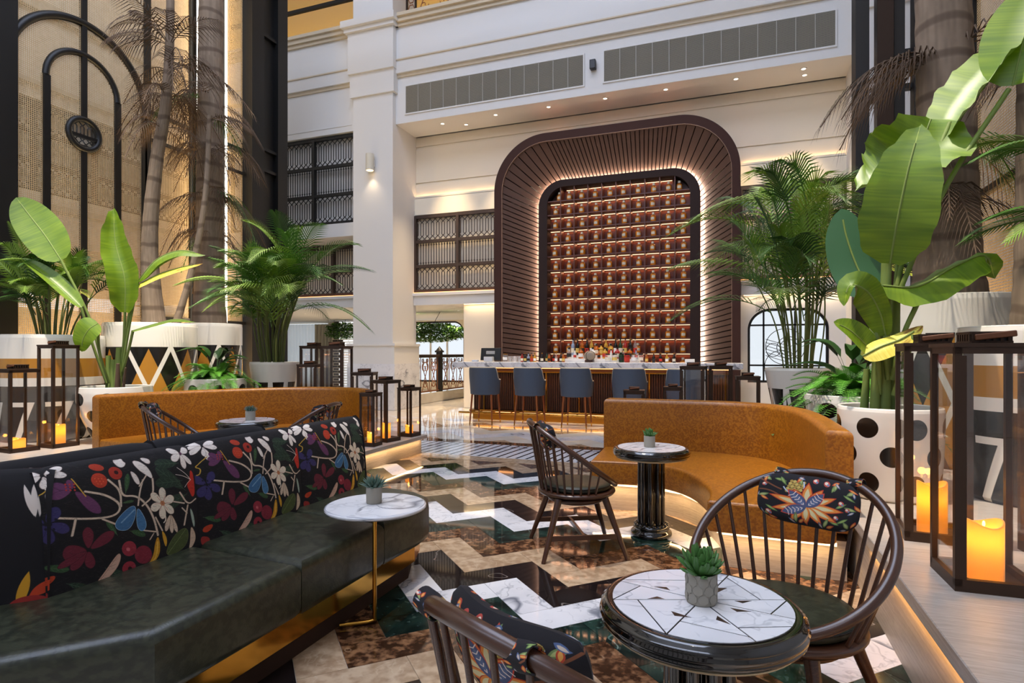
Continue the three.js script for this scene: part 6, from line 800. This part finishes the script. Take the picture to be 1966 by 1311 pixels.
trunk('slim_palm', 'slim palm with withered brown fronds in front of the cane screen', [[-8.1, 1.7, -6.5], [-8.18, 3.0, -6.48], [-8.1, 4.2, -6.52], [-7.98, 5.1, -6.58], [-7.92, 6.0, -6.6], [-7.9, 7.6, -6.6]], 0.15, 0.05, 3, [[0.52, 6, 0.8, 0.9], [0.62, 10, 1.0, 0.9], [0.72, 12, 1.1, 0.75], [0.8, 8, 1.1, 0.3]]);
trunk('thin_palm', 'thin leaning palm stem between the slim and thick trunks on the left', [[-7.86, 1.7, -6.62], [-7.66, 2.6, -6.75], [-7.5, 3.7, -6.85], [-7.45, 5.0, -6.9]], 0.06, 0.035, 4, [[0.98, 5, 0.8, 0.6]]);
trunk('thick_palm', 'thick pale palm trunk with withered fronds before the light column', [[-8.4, 1.75, -7.77], [-8.4, 3.5, -7.77], [-8.38, 5.5, -7.77], [-8.34, 9.3, -7.77]], 0.25, 0.19, 6, [[0.42, 14, 1.1, 0.9], [0.55, 12, 1.2, 0.8], [0.68, 12, 1.2, 0.8], [0.3, 7, 0.9, 0.9]]);
trunk('thick_palm', 'thick grey palm trunk on the right behind the banana leaves', [[1.83, 1.75, -6.35], [1.82, 3.0, -6.35], [1.78, 5.0, -6.35], [1.7, 9.0, -6.3]], 0.27, 0.19, 7, [[0.27, 10, 0.8, 0.9], [0.37, 12, 1.0, 0.8], [0.5, 12, 1.1, 0.8]]);
trunk('thick_palm', 'dark palm trunk at the right edge of the picture', [[2.2, 1.45, -5.6], [2.2, 3.2, -5.6], [2.2, 6.0, -5.6]], 0.17, 0.13, 8, [[0.55, 6, 0.9, 0.8]]);
// ------------------------------------------------------------------ beyond the bar: balustrade, curtains, brick pier, hanging greenery
{
  const t = thing('iron_balustrade', 'wrought iron balustrade on a stone kerb between the column and the bar', 'railing', [-8.0, 0, -13.85], Math.PI / 2); const L = 5.2;
  part('kerb', box(L, 0.27, 0.22, L / 2, 0.135, 0), M.floorCream, t); part('handrail', rbox(L, 0.09, 0.12, 0.02, L / 2, 1.3, 0), M.steelBrown, t); part('bottom_rail', box(L, 0.04, 0.05, L / 2, 0.31, 0), M.iron, t);
  for (const x of [1.72, 5.1]) { part('newel_post', [box(0.14, 1.42, 0.14, x, 0.71, 0), box(0.2, 0.05, 0.2, x, 1.43, 0), new THREE.ConeGeometry(0.12, 0.14, 4).rotateY(0.785).translate(x, 1.52, 0)], M.steel, t); }
  for (const [a, b] of [[0.1, 1.6], [1.85, 3.4], [3.5, 5.0]]) { const g = [], w = b - a; for (let k = 0; k < 3; k++) { const x = a + (k + 0.5) * w / 3, d = k % 2 ? -1 : 1; g.push(...scroll(x, 0.33, 0.9, d), ...scroll(x + 0.02, 0.33, 0.9, -d)); g.push(bar([x + w / 6, 0.3, 0], [x + w / 6, 1.26, 0], 0.012)); } for (let k = 0; k < 6; k++) g.push(new THREE.TorusGeometry(0.05, 0.01, 6, 16).translate(a + (k + 0.5) * w / 6, 1.17, 0)); part('scrollwork', g, M.iron, t); }
}
{
  const sheer = phys({ color: 0xeef2f6, transmission: 0.55, roughness: 1, thickness: 0, side: THREE.DoubleSide }), drape = std({ color: 0xb8b3a4, roughness: 0.95, side: THREE.DoubleSide });
  const cur = (x0, x1, amp, n) => { const g = new THREE.PlaneGeometry(x1 - x0, 2.5, n * 8, 1), P = g.attributes.position; for (let i = 0; i < P.count; i++) P.setZ(i, amp * Math.sin((P.getX(i) / (x1 - x0) + 0.5) * n * 6.283)); g.computeVertexNormals(); return g.translate((x0 + x1) / 2, 1.3, -19.75); };
  single('sheer_curtain', cur(-17.6, -15.75, 0.03, 12), sheer, 'translucent white sheer curtain across the far window on the left', 'curtain'); single('drape', cur(-15.75, -14.75, 0.07, 6), drape, 'heavy grey drape beside the sheer curtain', 'curtain');
  const t = thing('brick_pier', 'red and dark brick pier left of the column base', 'pillar', [-14.1, 0, -19.6]); part('core', box(1.0, 2.6, 0.5, 0, 1.3, 0), M.stoneTrim, t); const bg = box(0.22, 0.07, 0.03); for (let j = 0; j < 26; j++) for (let i = 0; i < 4; i++) { const x = -0.38 + i * 0.25 + (j % 2) * 0.06; part('brick', bg, x < -0.1 ? M.steelBrown : M.brick, t).position.set(x, 0.06 + j * 0.1, 0.26); }
}
function greenery(label, x, y, z, w, h, d, n, seed) { const t = thing('hanging_greenery', label, 'plant', [x, y, z]), r = rng(seed), v = [], g = new THREE.BufferGeometry(); for (let i = 0; i < n; i++) { const a = r() * 6.283, q = Math.sqrt(r()), px = (r() - 0.5) * w, py = (r() - 0.5) * h * (1 - Math.pow(Math.abs(px) / w * 2, 3) * 0.5), pz = (r() - 0.5) * d, s = 0.05 + r() * 0.06, b = r() * 6.283, c = (r() - 0.3) * 1.6; const D = V(Math.cos(a) * Math.cos(c), Math.sin(c), Math.sin(a) * Math.cos(c)), S = V(-Math.sin(a), 0.3 * Math.sin(b), Math.cos(a)).multiplyScalar(s * 0.4), P = V(px, py, pz), Q = P.clone().addScaledVector(D, s * 0.5), E2 = P.clone().addScaledVector(D, s); v.push(...P.toArray(), ...Q.clone().add(S).toArray(), ...E2.toArray(), ...P.toArray(), ...E2.toArray(), ...Q.clone().sub(S).toArray()); } g.setAttribute('position', new THREE.Float32BufferAttribute(v, 3)); g.computeVertexNormals(); stuff(part('leaves', g, M.palm, t)); part('hanging_frame', [box(w * 0.8, 0.03, 0.03, 0, 0.02, 0), bar([0, 0, 0], [w * 0.2, 0.7, 0], 0.008), bar([-w * 0.3, 0, 0], [-w * 0.3, 0.7, 0], 0.008)], M.black, t); }
{ let a; const spots = [[-8.4, -14.6], [-7.4, -15.6], [-9.2, -16.4], [-8.2, -17.8], [-12.5, -15.2], [-11.8, -17.4]], lb = ['nearest the column', 'right of the balustrade', 'over the hanging greenery', 'near the bright arched window', 'left of the column', 'near the brick pier']; spots.forEach(([x, z], i) => { const L = 'small round downlight in the low ceiling behind the column, ' + lb[i]; let d; if (!a) { a = d = thing('low_downlight', L, 'downlight', [x, 2.62, z], 0, 'low ceiling downlights'); part('trim_ring', new THREE.TorusGeometry(0.06, 0.012, 8, 18).rotateX(Math.PI / 2), M.white, d); part('lens', new THREE.CylinderGeometry(0.055, 0.055, 0.012, 18), M.ledWhite, d); } else d = copy(a, L, [x, 2.62, z]); const l = new THREE.SpotLight(0xffe6c4, 18, 0, 1.1, 0.9, 2); l.position.set(x, 2.59, z); l.target.position.set(x, 0, z); l.castShadow = true; scene.add(l, l.target); }); }
M.brick = std({ map: T.brickRed, roughness: 0.9 });
greenery('cloud of hanging greenery before the bright arched window', -8.6, 1.98, -16.0, 2.2, 0.55, 0.7, 4200, 3);
greenery('small hanging greenery by the brick pier left of the column', -13.6, 2.2, -18.6, 1.2, 0.6, 0.6, 1800, 4);
renderer.render(scene, camera);
